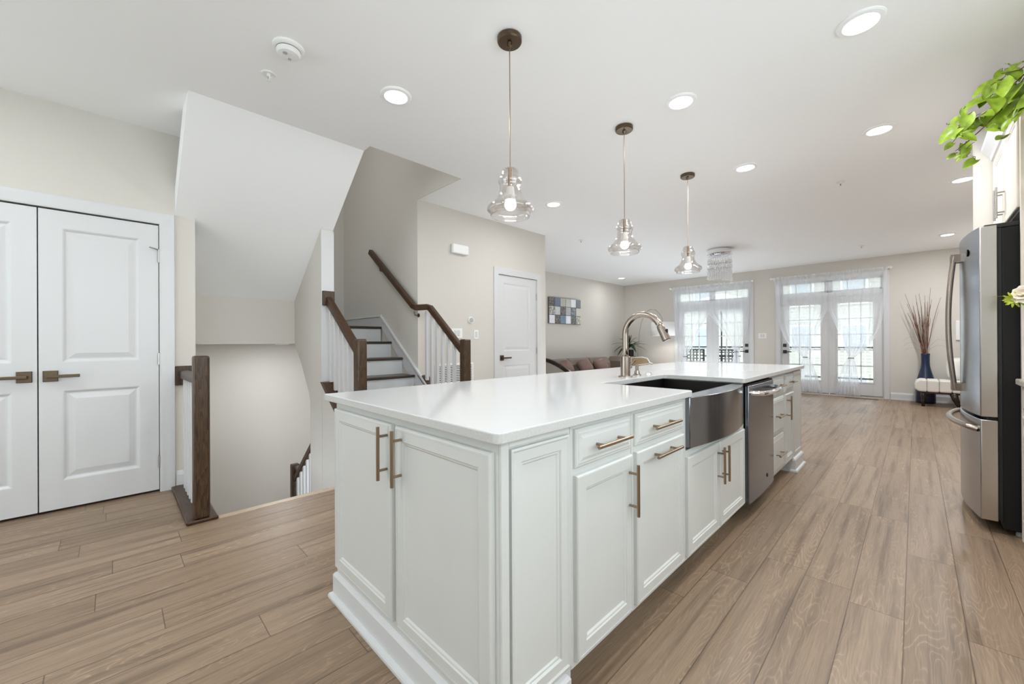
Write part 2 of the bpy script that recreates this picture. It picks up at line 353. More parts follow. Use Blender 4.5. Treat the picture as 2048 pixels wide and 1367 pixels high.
k.box(BX0, BX1, YB-.1, YB-.02, BZ0, BZ0+.06).box(BX0, BX1, YB-.1, YB-.02, BZ1-.06, BZ1); k.build('window_frame', 'trim', wf)
B(BX0+.05, BX1-.05, YB-.07, YB-.064, BZ0+.05, BZ1-.05).build('pane', 'glass', wf)
WY0, WY1, WZ0, WZ1 = -1.6, 2.5, .95, 2.45
w = mb(); w.box(XR, XR+.1, YB, WY0, 0, ZC).box(XR, XR+.1, WY0, WY1, 0, WZ0).box(XR, XR+.1, WY0, WY1, WZ1, ZC).box(XR, XR+.1, WY1, YF, 0, ZC)
struct(w.build('wall_right', 'wall'), 'greige wall behind the kitchen cabinets', 'wall')
wf = thing('window_added_1', 'added wide white framed window beside the camera, unseen, for side daylight', 'window', (XR, (WY0+WY1)/2, WZ0), kind='structure')  # added out of view, brings side daylight onto the island fronts
k = mb()
for i in range(5): y = WY0+(WY1-WY0-.06)*i/4; k.box(XR+.02, XR+.08, y, y+.06, WZ0, WZ1)
k.box(XR+.02, XR+.08, WY0, WY1, WZ0, WZ0+.06).box(XR+.02, XR+.08, WY0, WY1, WZ1-.06, WZ1); k.build('window_frame', 'trim', wf)
B(XR+.045, XR+.051, WY0+.05, WY1-.05, WZ0+.05, WZ1-.05).build('pane', 'glass', wf)
# shaft above the stairs
struct(B(-3.16, -3.06, .35, 2.54, ZC+.2, 4.2).build('wall_upper_front', 'wall'), 'upper stair shaft wall over the ceiling edge', 'wall')
struct(B(-6.0, -3.16, .35, .45, ZC+.2, 4.2).build('wall_upper_side', 'wall'), 'upper stair shaft side wall', 'wall')
struct(B(XD+.001, -3.06, 2.44, 2.54, ZC+.001, 4.2).build('wall_upper_stair', 'wall'), 'upper stair shaft wall above the hall wall', 'wall')
struct(B(-6.15, -3.06, .35, 2.54, 4.2, 4.3).build('ceiling_upper', 'ceil'), 'ceiling of the upper stair shaft', 'ceiling')
# soffit under the second flight, header, wall between the flights
so = mb(); so.prism([(-3.27, ZC+.001), (-4.74, 1.581), (-4.80, 1.581), (-4.80, 1.75), (-3.40, 2.86), (-3.27, 2.86)], 'y', .345, 1.505)
struct(so.build('ceiling_sloped', 'ceil'), 'white sloped soffit under the upper stair flight', 'ceiling')
struct(B(-4.88, -4.742, .467, 1.395, 1.118, 1.62).build('wall_header', 'wall'), 'greige header above the lower stairs', 'wall')
struct(B(-6.0, -4.88, .467, 2.44, 1.118, 1.30).build('ceiling_landing', 'ceil'), 'underside of the stair landing', 'ceiling')
mw = mb(); mw.prism([(-3.95, -1.4), (-3.95, 2.203), (-4.74, 1.579), (-4.88, 1.579), (-4.88, 1.118), (-4.74, 1.112), (-4.52, .90), (-4.30, .625), (-4.265, .54), (-4.265, -1.4)], 'y', 1.395, 1.507)
struct(mw.build('wall_stair_divider', 'wall'), 'greige wall between the two stair flights', 'wall')
struct(B(-3.951, -3.943, 1.392, 1.51, .757, 2.19).build('trim_2', 'trim', bevel=.002), 'white trim on the end of the wall between the stair flights', 'trim')
struct(B(-6.0, -3.0, .35, 2.54, -1.6, -1.45).build('floor_lower', 'floor'), 'lower landing floor of the stairwell', 'floor')
struct(B(-3.19, -3.05, .35, 1.395, -1.5, -.05).build('wall_stairwell_front', 'wall'), 'stairwell wall under the kitchen floor edge', 'wall')
# baseboards
def baseboard(n, mp, u0, u1, label, h=.135):
    k = mb()
    pts = [(0, 0), (.022, 0), (.022, .018), (.014, .022), (.014, h-.03), (.009, h-.012), (.004, h), (0, h)]
    A = [k.bm.verts.new(mp(u0, v, d)) for d, v in pts]; Bq = [k.bm.verts.new(mp(u1, v, d)) for d, v in pts]
    k.bm.faces.new(A); k.bm.faces.new(Bq[::-1])
    for i in range(len(pts)): k.bm.faces.new((A[i], A[(i+1) % len(pts)], Bq[(i+1) % len(pts)], Bq[i]))
    struct(k.build(n, 'trim'), label, 'baseboard')
baseboard('baseboard_far', ny(YF), -.335, XR, 'white baseboard on the far wall behind the bench')
baseboard('baseboard_far_middle', ny(YF), -2.615, -2.195, 'white baseboard between the two French doors')
baseboard('baseboard_far_left', ny(YF), XL, -4.505, 'white baseboard in the far left corner')
baseboard('baseboard_left', px(XL), 4.66, YF, 'white baseboard behind the sofa')
baseboard('baseboard_closet', px(XC), .343, .467, 'short white baseboard beside the closet doors')
baseboard('baseboard_hall', px(XD), 2.55, 3.58, 'white baseboard under the hall switches')

# ------------------------------------------------------------------ interior doors
def two_panel(mp, u0, u1, v0, v1, pans, th=.035):
    k = mb()
    us = sorted({u0, u1, pans[0][0], pans[0][1]}); vs = sorted({v0, v1} | {p[2] for p in pans} | {p[3] for p in pans})
    holes = [(p[0], p[1], p[2], p[3]) for p in pans]
    for a, b in zip(us, us[1:]):
        for c_, d in zip(vs, vs[1:]):
            if any(a >= h[0]-1e-6 and b <= h[1]+1e-6 and c_ >= h[2]-1e-6 and d <= h[3]+1e-6 for h in holes): continue
            k.quad(mp(a, c_, 0), mp(b, c_, 0), mp(b, d, 0), mp(a, d, 0))
    for h in holes: k.loops(mp, *h, [(0, 0), (.006, -.002), (.018, -.012), (.026, -.012), (.060, -.003), (.062, -.003)])
    k.loops(mp, u0, u1, v0, v1, [(0, 0), (0, -th)])
    bmesh.ops.remove_doubles(k.bm, verts=k.bm.verts, dist=1e-5)
    return k
def casing(mp, u0, u1, v1, wd=.088, dep=.02, header_u=None):
    k = mb()
    prof = [(0, 0), (0, dep*.55), (.012, dep*.7), (wd-.02, dep), (wd-.004, dep), (wd, dep*.8), (wd, 0)]
    path = [(u0, 0), (u0, v1), (u1, v1), (u1, 0)]; dirs = [(-1, 0), (-1, 1), (1, 1), (1, 0)]
    rings = [[k.bm.verts.new(mp(p[0]+d[0]*t, p[1]+d[1]*t, q)) for t, q in prof] for p, d in zip(path, dirs)]
    for a, b in zip(rings, rings[1:]):
        for i in range(len(prof)): k.bm.faces.new((a[i], a[(i+1) % len(prof)], b[(i+1) % len(prof)], b[i]))
    k.bm.faces.new(rings[0]); k.bm.faces.new(rings[-1][::-1]); return k
def lever(parent, mp, u, v, s, m='bronze', L=.135):
    k = mb(); k.loops(mp, u-.034, u+.034, v-.036, v+.036, [(0, 0), (0, .007), (.003, .010)])
    h = k.build('lever_handle', m, parent)
    a = Vector(mp(u, v, .008)); b = Vector(mp(u, v, .05)); k = mb().tube([a, b], .012)
    k.loops(mp, min(u-.016*s, u+L*s), max(u-.016*s, u+L*s), v-.010, v+.010, [(0, .038), (0, .052), (.002, .054)]); k.loops(mp, min(u-.016*s, u+L*s), max(u-.016*s, u+L*s), v-.010, v+.010, [(0, .038), (.001, .036)])
    k.build('lever', m, h, bevel=.002)
def hinge(parent, mp, u, v, stop=False):
    a, b = Vector(mp(u, v-.045, .006)), Vector(mp(u, v+.045, .006))
    k = mb().tube([a, b], .0075, 10); k.loops(mp, u-.002, u+.016, v-.044, v+.044, [(0, -.002), (0, .004)])
    if stop: k.tube([mp(u, v+.05, .01), mp(u-.03, v+.055, .03), mp(u-.055, v+.06, .035)], .004, 8); k.tube([b, mp(u, v+.056, .006)], .011, 10)
    k.build('hinge', 'hinge', parent)

d1 = thing('door_1', 'white double closet doors with bronze lever handles', 'door', (XC, -.35, 0), kind='structure')
for (a, b, s) in ((-.348, .246, 1), (-.948, -.354, -1)):
    u0, u1 = (a+.105, b-.105)
    k = two_panel(px(XC-.004), a, b, .018, 2.022, [(u0, u1, .205, .812), (u0, u1, 1.002, 1.907)])
    dp = k.build('door_panel', 'trim', d1, bevel=.0015)
    if s > 0:
        lever(dp, px(XC-.004), -.296, .911, 1)
        for z, st in ((1.786, True), (1.01, False), (.231, False)): hinge(dp, px(XC-.004), .2485, z, st)
    else:
        lever(dp, px(XC-.004), -.408, .911, -1)
casing(px(XC), -.955, .252, 2.032).build('casing', 'trim', d1, bevel=.001)
k = B(XC-.10, XC-.06, -.955, .252, 0, 2.035); k.build('jamb_or_shade', 'dark', d1)  # dark sheet behind the closet doors, paints the shade in their gaps

d2 = thing('door_2', 'single white two panel door beside the living room corner', 'door', (XD, 4.07, 0), kind='structure')
dp = two_panel(px(XD-.012), 3.684, 4.460, .012, 2.04, [(3.79, 4.325, .25, .81), (3.79, 4.325, 1.0, 1.94)]).build('door_panel', 'trim', d2, bevel=.0015)
lever(dp, px(XD-.012), 3.752, .91, 1, 'bronze', .14)
for z in (1.79, 1.0, .24): hinge(dp, px(XD-.012), 4.462, z)
casing(px(XD), 3.682, 4.464, 2.045).build('casing', 'trim', d2, bevel=.001)
k = mb().box(XD-.12, XD-.012, 3.662, 3.682, 0, 2.06).box(XD-.12, XD-.012, 4.464, 4.484, 0, 2.06).box(XD-.12, XD-.012, 3.68, 4.46, 2.045, 2.065); k.build('jamb_or_shade', 'trim', d2)

def french(n, x0, x1, mid, label, levs):
    d = thing(n, label, 'door', ((x0+x1)/2, YF, 0), kind='structure'); Y = YF+.03
    casing(ny(YF), x0+.012, x1-.012, ZO-.01, .085).build('casing', 'trim', d, bevel=.001)
    k = mb(); k.box(x0, x0+.03, Y-.02, Y+.10, 0, ZO).box(x1-.03, x1, Y-.02, Y+.10, 0, ZO).box(x0, x1, Y-.02, Y+.10, ZO-.03, ZO).box(x0, x1, Y-.02, Y+.10, 2.03, 2.12); k.build('frame', 'trim', d, bevel=.003)
    k = mb().box(x0, x1, Y-.03, Y+.12, 0, .022); k.build('threshold', 'steel_side', d, bevel=.003)
    xm = (x0+x1)/2
    k = mb().box(x0+.03, x1-.03, Y+.02, Y+.06, 2.12, 2.16).box(x0+.03, x1-.03, Y+.02, Y+.06, 2.345, 2.37).box(xm-.04, xm+.04, Y+.02, Y+.06, 2.12, 2.37)
    for a, b in ((x0+.03, xm-.04), (xm+.04, x1-.03)):
        k.box(a, a+.03, Y+.02, Y+.06, 2.12, 2.37); k.box(b-.03, b, Y+.02, Y+.06, 2.12, 2.37)
        for t in (1/3, 2/3): k.box(a+(b-a)*t-.009, a+(b-a)*t+.009, Y+.03, Y+.052, 2.15, 2.35)
    tr = k.build('transom', 'trim', d, bevel=.002); B(x0+.05, x1-.05, Y+.038, Y+.044, 2.14, 2.36).build('pane', 'doorglass', tr)
    for i, (a, b) in enumerate(((x0+.032, mid-.006), (mid+.006, x1-.032))):
        k = mb(); g0, g1, h0, h1 = a+.135, b-.135, .30, 1.885
        k.box(a, g0, Y, Y+.042, .03, 2.03).box(g1, b, Y, Y+.042, .03, 2.03).box(g0, g1, Y, Y+.042, .03, h0).box(g0, g1, Y, Y+.042, h1, 2.03)
        for t in (1/3, 2/3): k.box(g0+(g1-g0)*t-.009, g0+(g1-g0)*t+.009, Y+.006, Y+.036, h0, h1)
        for t in (1, 2, 3, 4): z = h0+(h1-h0)*t/5; k.box(g0, g1, Y+.006, Y+.036, z-.009, z+.009)
        k.loops(ny(Y), g0-.03, g1+.03, h0-.03, h1+.03, [(0, 0), (.004, .008), (.022, .008), (.03, 0)], cap=False)
        dp = k.build('door_panel', 'trim', d, bevel=.0015)
        B(g0-.01, g1+.01, Y+.019, Y+.024, h0-.01, h1+.01).build('pane', 'doorglass', dp)
        k = mb().box(a, b, Y-.004, Y+.03, .024, .034); k.build('bottom_sweep', 'bronze', dp)
        if i == levs:
            u, s = (a+.055, 1) if i == 0 else (b-.055, -1)
            lever(dp, ny(Y), u, .885, s, 'iron', .13)
            k = mb(); k.loops(ny(Y), u-.032, u+.032, .99, 1.06, [(0, 0), (0, .012), (.004, .016)]); k.tube([(u, Y-.014, 1.025), (u, Y-.03, 1.025)], .012); k.build('deadbolt', 'iron', dp)
        k = mb().box(mid-.012, mid+.012, Y-.008, Y, .03, 2.03)
    k.build('astragal', 'trim', d, bevel=.002)
    return d
french('door_3', *DA, -3.544, 'white French doors behind the sheer curtains nearer the sofa corner', 1)
french('door_4', *DB, -1.26, 'white French doors behind the sheer curtains nearer the bench', 0)

# ------------------------------------------------------------------ staircase and railings
st = thing('staircase', 'white and dark wood stairs climbing between the walls', 'stairs', (-3.2, 1.97, 0), kind='structure')
Y0, Y1_ = 1.515, 2.425
for i in range(1, 8):
    xn = -3.225-.265*(i-1); z = .19*i
    if i < 7: B(xn-.30, xn+.025, Y0, Y1_, z-.028, z).build('tread', 'tread', st, bevel=.008)
    else: B(-6.0, xn+.025, Y0, Y1_+.01, z-.03, z).build('tread', 'tread', st, bevel=.008)
    B(xn-.018, xn, Y0, Y1_, z-.19, z-.028).build('riser', 'trim', st)
sk = mb(); sk.prism([(-3.24, 0), (-3.24, .255), (-3.82, .69), (-4.815, 1.452), (-4.815, 1.465), (-6.0, 1.465), (-6.0, 1.33), (-4.815, 1.33)], 'y', 2.424, 2.4385); sk.build('skirt_board', 'trim', st)
sk = mb().sweep([(-3.24, 2.428, .262), (-4.82, 2.428, 1.462)], .03, .028); sk.box(-4.835, -4.80, 2.413, 2.438, 1.445, 1.485); sk.box(-6.0, -4.83, 2.413, 2.438, 1.455, 1.478); sk.build('skirt_cap', 'trim', st, bevel=.003)
for i in range(0, 7):
    xn = -3.21-.265*i; z = -.19*(i+1)
    B(xn-.30, xn, .47, 1.39, z-.03, z).build('tread', 'tread', st, bevel=.006)
B(-6.0, -4.8, .47, 2.44, -1.45, -1.33).build('landing', 'floor', st)

def baluster(par, x, y, z0, z1, w=.032):
    B(x-w/2, x+w/2, y-w/2, y+w/2, z0, z1).build('baluster', 'trim', par, bevel=.003)
def newel(par, x, y, z0, z1, w=.084):
    k = mb(); h = w/2; k.prism([(x-h, y-h), (x+h, y-h), (x+h, y+h), (x-h, y+h)], 'z', z0, z1); k.build('newel_post', 'walnut', par, bevel=.014, seg=3)
def knee(par, y0, y1, m):
    zb = -1.44 if y1 < 2 else 0; mb().prism([(-3.949, zb), (-3.205, zb), (-3.205, .215), (-3.949, .752)], 'y', y0, y1).build('stringer_wall', m, par)
    mb().prism([(-3.95, .757), (-3.868, .757), (-3.2, .278), (-3.2, .219)], 'y', y0-.02, y1+.02).build('stringer_cap', 'walnut_x', par, bevel=.004)
# guard at the head of the lower stairs, next to the closet
g = thing('stair_guard', 'short dark newel and rail guard beside the closet doors', 'railing', (-3.2, .394, 0))
B(-4.056, -3.155, .314, .477, 0, .024).build('base_plate', 'walnut_x', g, bevel=.008)
newel(g, -3.2, .394, .024, 1.046)
mb().sweep([(-3.24, .394, .895), (-4.036, .394, .885)], .058, .062).build('handrail', 'walnut_x', g, bevel=.006)
B(-4.057, -4.034, .338, .45, .80, .95).build('rosette', 'walnut', g, bevel=.006)
for i in range(7): baluster(g, -3.345-.098*i, .394, .024, .862)
# left rail of the rising stairs
g = thing('stair_railing', 'dark stair railing on the left of the rising steps', 'railing', (-3.25, 1.455, 0))
knee(g, 1.397, 1.507, 'wall'); newel(g, -3.25, 1.455, 0, 1.155)
mb().sweep([(-3.285, 1.455, 1.055), (-3.937, 1.455, 1.535)], .06, .066).build('handrail', 'walnut_x', g, bevel=.006)
B(-3.943, -3.922, 1.397, 1.509, 1.478, 1.617).build('rosette', 'walnut', g, bevel=.006)
for i in range(6):
    x = -3.37-.1*i; baluster(g, x, 1.455, .757+.717*(-3.87-x), 1.055+.736*(-3.285-x)-.03)
# right rail
g = thing('stair_railing', 'dark stair railing on the right of the rising steps, running on along the wall', 'railing', (-3.12, 2.43, 0))
knee(g, 2.44, 2.50, 'trim'); newel(g, -3.12, 2.455, 0, 1.155)
mb().sweep([(-3.155, 2.45, 1.045), (-3.72, 2.45, 1.50), (-3.76, 2.44, 1.512), (-3.90, 2.385, 1.512), (-3.95, 2.38, 1.535), (-5.0, 2.38, 2.31)], .055, .064).build('handrail', 'walnut_x', g, bevel=.006)
for x, z in ((-3.935, 1.50), (-4.75, 2.10)):
    mb().tube([(x, 2.44, z-.07), (x, 2.39, z-.07), (x, 2.38, z-.03)], .008, 8).lathe([(.022, -.008), (.022, 0)], (x, 2.439, z-.07), 14, 'y').build('wall_bracket', 'bronze', g)
for i in range(6):
    x = -3.30-.1*i; baluster(g, x, 2.455, .757+.717*(-3.87-x), min(1.045+.805*(-3.155-x), 1.50)-.03)
# rail of the lowest flight
g = thing('stair_railing', 'dark railing low in the stairwell, seen below the floor edge', 'railing', (-4.955, 1.455, -1.33))
newel(g, -4.955, 1.455, -1.33, -.24)
mb().sweep([(-4.92, 1.455, -.40), (-4.27, 1.455, .16)], .055, .062).build('handrail', 'walnut_x', g, bevel=.006)
for i in range(6):
    x = -4.84+.1*i; baluster(g, x, 1.455, -1.15+.72*(x+4.84), -.40+.86*(x+4.92)-.03)

# ------------------------------------------------------------------ kitchen island
FX, DX = -.755, -.737        # face frame, door face (towards the aisle)
BX = -1.807                  # back of the island
FRAME = [(0, -.018), (0, -.005), (.003, -.001), (.006, 0), (.012, 0), (.012, -.0015), (.046, -.0015), (.049, -.005), (.055, -.006), (.060, -.011), (.062, -.011)]
RAISED = [(0, -.018), (0, -.010), (.004, -.006), (.010, -.006), (.014, -.003), (.020, -.003), (.030, 0), (.032, 0)]
def pull(parent, p, axis, out, L, m='brass', st=.034, r=.006):
    p, axis, out = Vector(p), Vector(axis), Vector(out)
    k = mb().tube([p+out*st-axis*L/2, p+out*st+axis*L/2], r, 14)
    for s in (-1, 1): k.tube([p+axis*s*L*.32, p+axis*s*L*.32+out*st], r*.8, 10)
    shade_auto(k.build('bar_handle', m, parent))
def cab_front(par, name, mp, u0, u1, v0, v1, prof, m='cab'):
    k = mb(); k.loops(mp, u0, u1, v0, v1, prof); r = k.bm.verts[:4]; k.bm.faces.new(list(r)[::-1]) if False else None
    return k.build(name, m, par)
# end cabinet facing the camera's left
ce = thing('end_cabinet', 'white end cabinet of the island with two tall panelled doors', 'cabinet', (-1.28, .70, 0))
B(BX, FX, .70, 1.0, .02, .864).build('cabinet_body', 'cab', ce, bevel=.002)
dl = cab_front(ce, 'door', ny(.70), -1.79, -1.289, .147, .836, [(i, d+.018) for i, d in FRAME])
pull(dl, (-1.313, .682, .737), (0, 0, 1), (0, -1, 0), .185)
dr = cab_front(ce, 'door', ny(.70), -1.257, -.770, .147, .836, [(i, d+.018) for i, d in FRAME])
pull(dr, (-1.215, .682, .737), (0, 0, 1), (0, -1, 0), .185)
k = mb(); k.loops(px(FX), .735, .985, .135, .84, [(0, 0), (.0, .012), (.006, .014), (.012, .010), (.04, .010), (.044, .004), (.05, .004), (.056, -.002), (.058, -.002)]); k.build('corner_panel', 'cab', ce)
k = mb().box(FX, FX+.010, .70, .728, .12, .864).box(FX, FX+.010, .728, .985, .846, .864); k.build('corner_stile', 'cab', ce, bevel=.002)
def plinth(par, x0, x1, y0, y1):
    k = mb()
    def ring(e, z): return [k.bm.verts.new(q) for q in ((x0-e, y0-e, z), (x1+e, y0-e, z), (x1+e, y1+e, z), (x0-e, y1+e, z))]
    rs = [ring(e, z) for e, z in ((.040, 0), (.040, .010), (.036, .018), (.024, .022), (.024, .098), (.018, .108), (.008, .114), (0, .122))]
    for a, b in zip(rs, rs[1:]):
        for i in range(4): k.bm.faces.new((a[i], a[(i+1) % 4], b[(i+1) % 4], b[i]))
    k.bm.faces.new(rs[0][::-1]); k.bm.faces.new(rs[-1]); k.build('base_moulding', 'trim', par)
plinth(ce, BX+.01, FX-.01, .71, .96)
def cab_unit(y0, y1, label, group=None, low=False):
    c = thing('base_cabinet', label, 'cabinet', (FX, (y0+y1)/2, 0), group)
    k = mb()
    if low:
        k.box(BX, FX, y0, y1, .105, .612); k.box(BX, -1.255, y0, y1, .612, .864); k.box(-1.255, FX, y0, y0+.022, .612, .864); k.box(-1.245, FX, y1-.063, y1, .612, .864)
    else: k.box(BX, FX, y0, y1, .105, .864)
    k.box(BX, FX-.09, y0, y1, 0, .105)
    k.build('cabinet_body', 'cab', c, bevel=.0015); return c
P0 = [(i, d+.018) for i, d in FRAME]; R0 = [(i, d+.018) for i, d in RAISED]
ca = cab_unit(1.002, 1.377, 'white island cabinet with one drawer over one door, nearest the corner panel')
d = cab_front(ca, 'drawer', px(FX), 1.016, 1.357, .727, .848, R0); pull(d, (DX, 1.189, .787), (0, 1, 0), (1, 0, 0), .21)
d = cab_front(ca, 'door', px(FX), 1.016, 1.362, .128, .704, P0); pull(d, (DX, 1.336, .584), (0, 0, 1), (1, 0, 0), .185)
cb = cab_unit(1.379, 1.862, 'white island cabinet between the first drawer unit and the sink')
d = cab_front(cb, 'drawer', px(FX), 1.394, 1.832, .727, .848, R0); pull(d, (DX, 1.60, .785), (0, 1, 0), (1, 0, 0), .23)
d = cab_front(cb, 'door', px(FX), 1.396, 1.832, .128, .704, P0); pull(d, (DX, 1.612, .670), (0, 1, 0), (1, 0, 0), .23)
cs = cab_unit(1.864, 2.776, 'white sink cabinet of the island with a pair of doors under the steel apron', low=True)
d = cab_front(cs, 'door', px(FX), 1.876, 2.296, .128, .585, P0); pull(d, (DX, 2.262, .471), (0, 0, 1), (1, 0, 0), .19)
d = cab_front(cs, 'door', px(FX), 2.304, 2.742, .128, .585, P0); pull(d, (DX, 2.334, .468), (0, 0, 1), (1, 0, 0), .19)
cd = cab_unit(3.408, 3.822, 'white island cabinet with three stacked drawers beyond the dishwasher')
for z0, z1 in ((.705, .85), (.415, .688), (.128, .398)):
    d = cab_front(cd, 'drawer', px(FX), 3.42, 3.79, z0, z1, R0); pull(d, (DX, 3.585, (z0+z1)/2+.004), (0, 1, 0), (1, 0, 0), .21)
cn = cab_unit(3.824, 4.48, 'white far end cabinet of the island with a narrow door and end foot')
d = cab_front(cn, 'drawer', px(FX), 3.842, 4.14, .705, .85, R0); pull(d, (DX, 4.02, .781), (0, 1, 0), (1, 0, 0), .14)
d = cab_front(cn, 'door', px(FX), 3.842, 4.14, .128, .688, P0); pull(d, (DX, 3.868, .582), (0, 0, 1), (1, 0, 0), .19)
k = mb(); k.loops(px(FX), 4.165, 4.47, .13, .856, [(0, 0), (0, .014), (.006, .016), (.03, .016), (.034, .012), (.04, .012)]); k.build('end_panel', 'cab', cn)
plinth(cn, -.90, FX+.006, 4.15, 4.46)

# worktop with the apron sink cut-out
YC0, YC1, XCL, XCR, ZT = .668, 4.535, -1.863, -.724, .895
S0, S1, SB = 1.898, 2.700, -1.222
wt = mb(); ch = .018
pts = [(XCL, YC0), (XCR-ch, YC0), (XCR-ch*.3, YC0+ch*.3), (XCR, YC0+ch), (XCR, S0-.012), (XCR-.012, S0), (SB+.02, S0), (SB, S0+.02), (SB, S1-.02), (SB+.02, S1), (XCR-.012, S1), (XCR, S1+.012), (XCR, YC1), (XCL, YC1)]
wt.prism(pts, 'z', .866, ZT)
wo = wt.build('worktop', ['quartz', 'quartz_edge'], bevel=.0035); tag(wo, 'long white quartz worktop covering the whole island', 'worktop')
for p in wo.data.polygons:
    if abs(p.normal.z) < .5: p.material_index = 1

# apron sink
sk = thing('apron_sink', 'stainless steel apron front sink set in the island worktop', 'sink', (-.95, 2.30, .63))
k = mb(); n = 24; yA, yB = 1.885, 2.708
def bow(t): return -.735 + .048*(1-(2*t-1)**2)
pts = [(bow(i/n), yA+(yB-yA)*i/n) for i in range(n+1)] + [(-.79, yB), (-.79, yA)]
k.prism(pts, 'z', .628, .862); shade_auto(k.build('apron', 'apron', sk, bevel=.004), .5)
k = mb(); zt, zb = .861, .655; x0, x1, y0, y1 = -1.236, -.79, S0-.008, S1+.008
def rr(e, z): return [k.bm.verts.new(q) for q in ((x0+e, y0+e, z), (x1-e, y0+e, z), (x1-e, y1-e, z), (x0+e, y1-e, z))]
rs = [rr(-.002, zt), rr(.002, zt), rr(.004, zb+.02), rr(.024, zb)]
for a, b in zip(rs, rs[1:]):
    for i in range(4): k.bm.faces.new((a[i], a[(i+1) % 4], b[(i+1) % 4], b[i]))
k.bm.faces.new(rs[-1]); k.build('basin', 'basin', sk, solid=.002, recalc=False)
mb().lathe([(.045, 0), (.045, .004), (.03, .004), (.026, .001)], (-1.0, 2.3, zb+.001), 24).build('drain', 'chrome', sk)
# faucet
fx, fy = -1.319, 2.343
fa = thing('faucet', 'tall brushed nickel gooseneck faucet behind the sink', 'faucet', (fx, fy, ZT))
mb().lathe([(.046, 0), (.046, .004), (.043, .007), (.031, .007), (.031, .128), (.029, .132), (.021, .134)], (fx, fy, ZT), 32).build('body', 'nickel', fa, smooth=False)
R = .121; cz = 1.168; pts = [(fx, fy, ZT+.12), (fx, fy, 1.0), (fx, fy, 1.08)] + [(fx+R-R*math.cos(a), fy, cz+R*math.sin(a)) for a in [i*PI/20*.98 for i in range(0, 19)]]
mb().tube(pts, .0195, 20).build('gooseneck', 'nickel', fa, smooth=True)
e = Vector(pts[-1]); tdir = (Vector(pts[-1])-Vector(pts[-2])).normalized()
mb().tube([e-tdir*.005, e+tdir*.01, e+tdir*.09, e+tdir*.094], [.0205, .0225, .0255, .022], 20).build('spray_head', 'nickel', fa, smooth=False)
q = e+tdir*.035+Vector((.024, 0, .004)); mb().box(q.x-.004, q.x+.006, q.y-.009, q.y+.009, q.z-.022, q.z+.012).build('spray_button', 'black', fa, bevel=.004)
mb().tube([(fx, fy+.028, .955), (fx, fy+.062, .958)], .015, 16).tube([(fx, fy+.052, .958), (fx+.02, fy+.068, .985), (fx+.03, fy+.075, 1.0)], .005, 10).build('side_lever', 'nickel', fa)
sd = thing('soap_dispenser', 'small nickel soap pump between faucet and air button', 'soap dispenser', (-1.321, 2.498, ZT))
mb().lathe([(.027, 0), (.027, .006), (.018, .010), (.015, .03), (.011, .034), (.011, .062), (.013, .064), (.013, .072)], (-1.321, 2.498, ZT), 24).build('pump_body', 'nickel', sd)
mb().tube([(-1.321, 2.498, .962), (-1.24, 2.525, .977), (-1.225, 2.53, .974)], [.007, .0055, .005], 12).build('spout', 'nickel', sd)
tag(mb().lathe([(.024, 0), (.024, .005), (.015, .005), (.015, .009), (.012, .011)], (-1.324, 2.668, ZT), 24).build('air_switch', 'chrome'), 'flat round air switch button on the worktop, farthest from the faucet', 'button')
# dishwasher
dw = thing('dishwasher', 'stainless steel dishwasher beside the apron sink', 'dishwasher', (FX, 3.09, .0))
B(-1.38, FX-.004, 2.782, 3.402, .10, .862).build('tub_body', 'black', dw)
k = mb(); n = 10; pts = [(-.752, 2.788), (-.752, 3.398)] + [(-.722-.006*(2*t/n-1)**2, 3.398-(3.398-2.788)*t/n) for t in range(n+1)]
k.prism(pts, 'z', .105, .842); dd = shade_auto(k.build('door', 'dwsteel', dw, bevel=.004), .5)
B(-.80, -.735, 2.790, 3.396, .842, .852).build('control_strip', 'black', dd)
k = mb(); k.tube([(-.728, 2.83, .795), (-.70, 2.835, .795), (-.672, 2.88, .793)]+[(-.672+.022*math.sin(PI*t/10), 2.88+.43*t/10, .793) for t in range(1, 10)]+[(-.672, 3.31, .793), (-.70, 3.355, .795), (-.728, 3.36, .795)], .0155, 14)
shade_auto(k.build('bar_handle', 'chrome', dd), .9)
mb().lathe([(.013, .0), (.013, .002), (.010, .003)], (-.7215, 3.19, .20), 20, 'x').build('badge', 'iron', dd)
B(-1.3, -.83, 2.782, 3.402, 0, .10).build('toe_kick', 'black', dw)

# ------------------------------------------------------------------ refrigerator and right-hand cabinets
fr = thing('refrigerator', 'stainless steel French door refrigerator with black side', 'refrigerator', (.66, 4.06, 0))
FY0, FY1, FM = 3.61, 4.53, 4.07
B(.352, 1.03, FY0+.004, FY1-.004, .035, 1.765).build('case', 'black', fr, bevel=.006)
def frx(y): t = (y-FY0)/(FY1-FY0); return .268 - .052*(1-(2*t-1)**2)
def frdoor(name, y0, y1, z0, z1):
    n = 18; pts = [(frx(y0+(y1-y0)*i/n), y0+(y1-y0)*i/n) for i in range(n+1)] + [(.336, y1), (.336, y0)]
    o = mb().prism(pts, 'z', z0, z1).build(name, ['steel', 'steel_side'], fr, bevel=.005)
    for p in o.data.polygons:
        if p.normal.y < -.9: p.material_index = 1
    return shade_auto(o, .5)
dn = frdoor('door', FY0, FM-.003, .672, 1.785); df = frdoor('door', FM+.003, FY1, .672, 1.785); fz = frdoor('freezer_drawer', FY0, FY1, .072, .655)
B(.336, .352, FY0+.012, FY1-.012, .08, 1.775).build('gasket', 'rubber', fr)
B(.30, .36, FY0+.03, FY1-.03, .655, .672).build('middle_seal', 'rubber', fr)
for y0, y1 in ((FY0+.005, FY0+.085), (FY1-.085, FY1-.005)):
    B(.285, .42, y0, y1, 1.766, 1.792).build('hinge_cover', 'rubber', fr, bevel=.006)
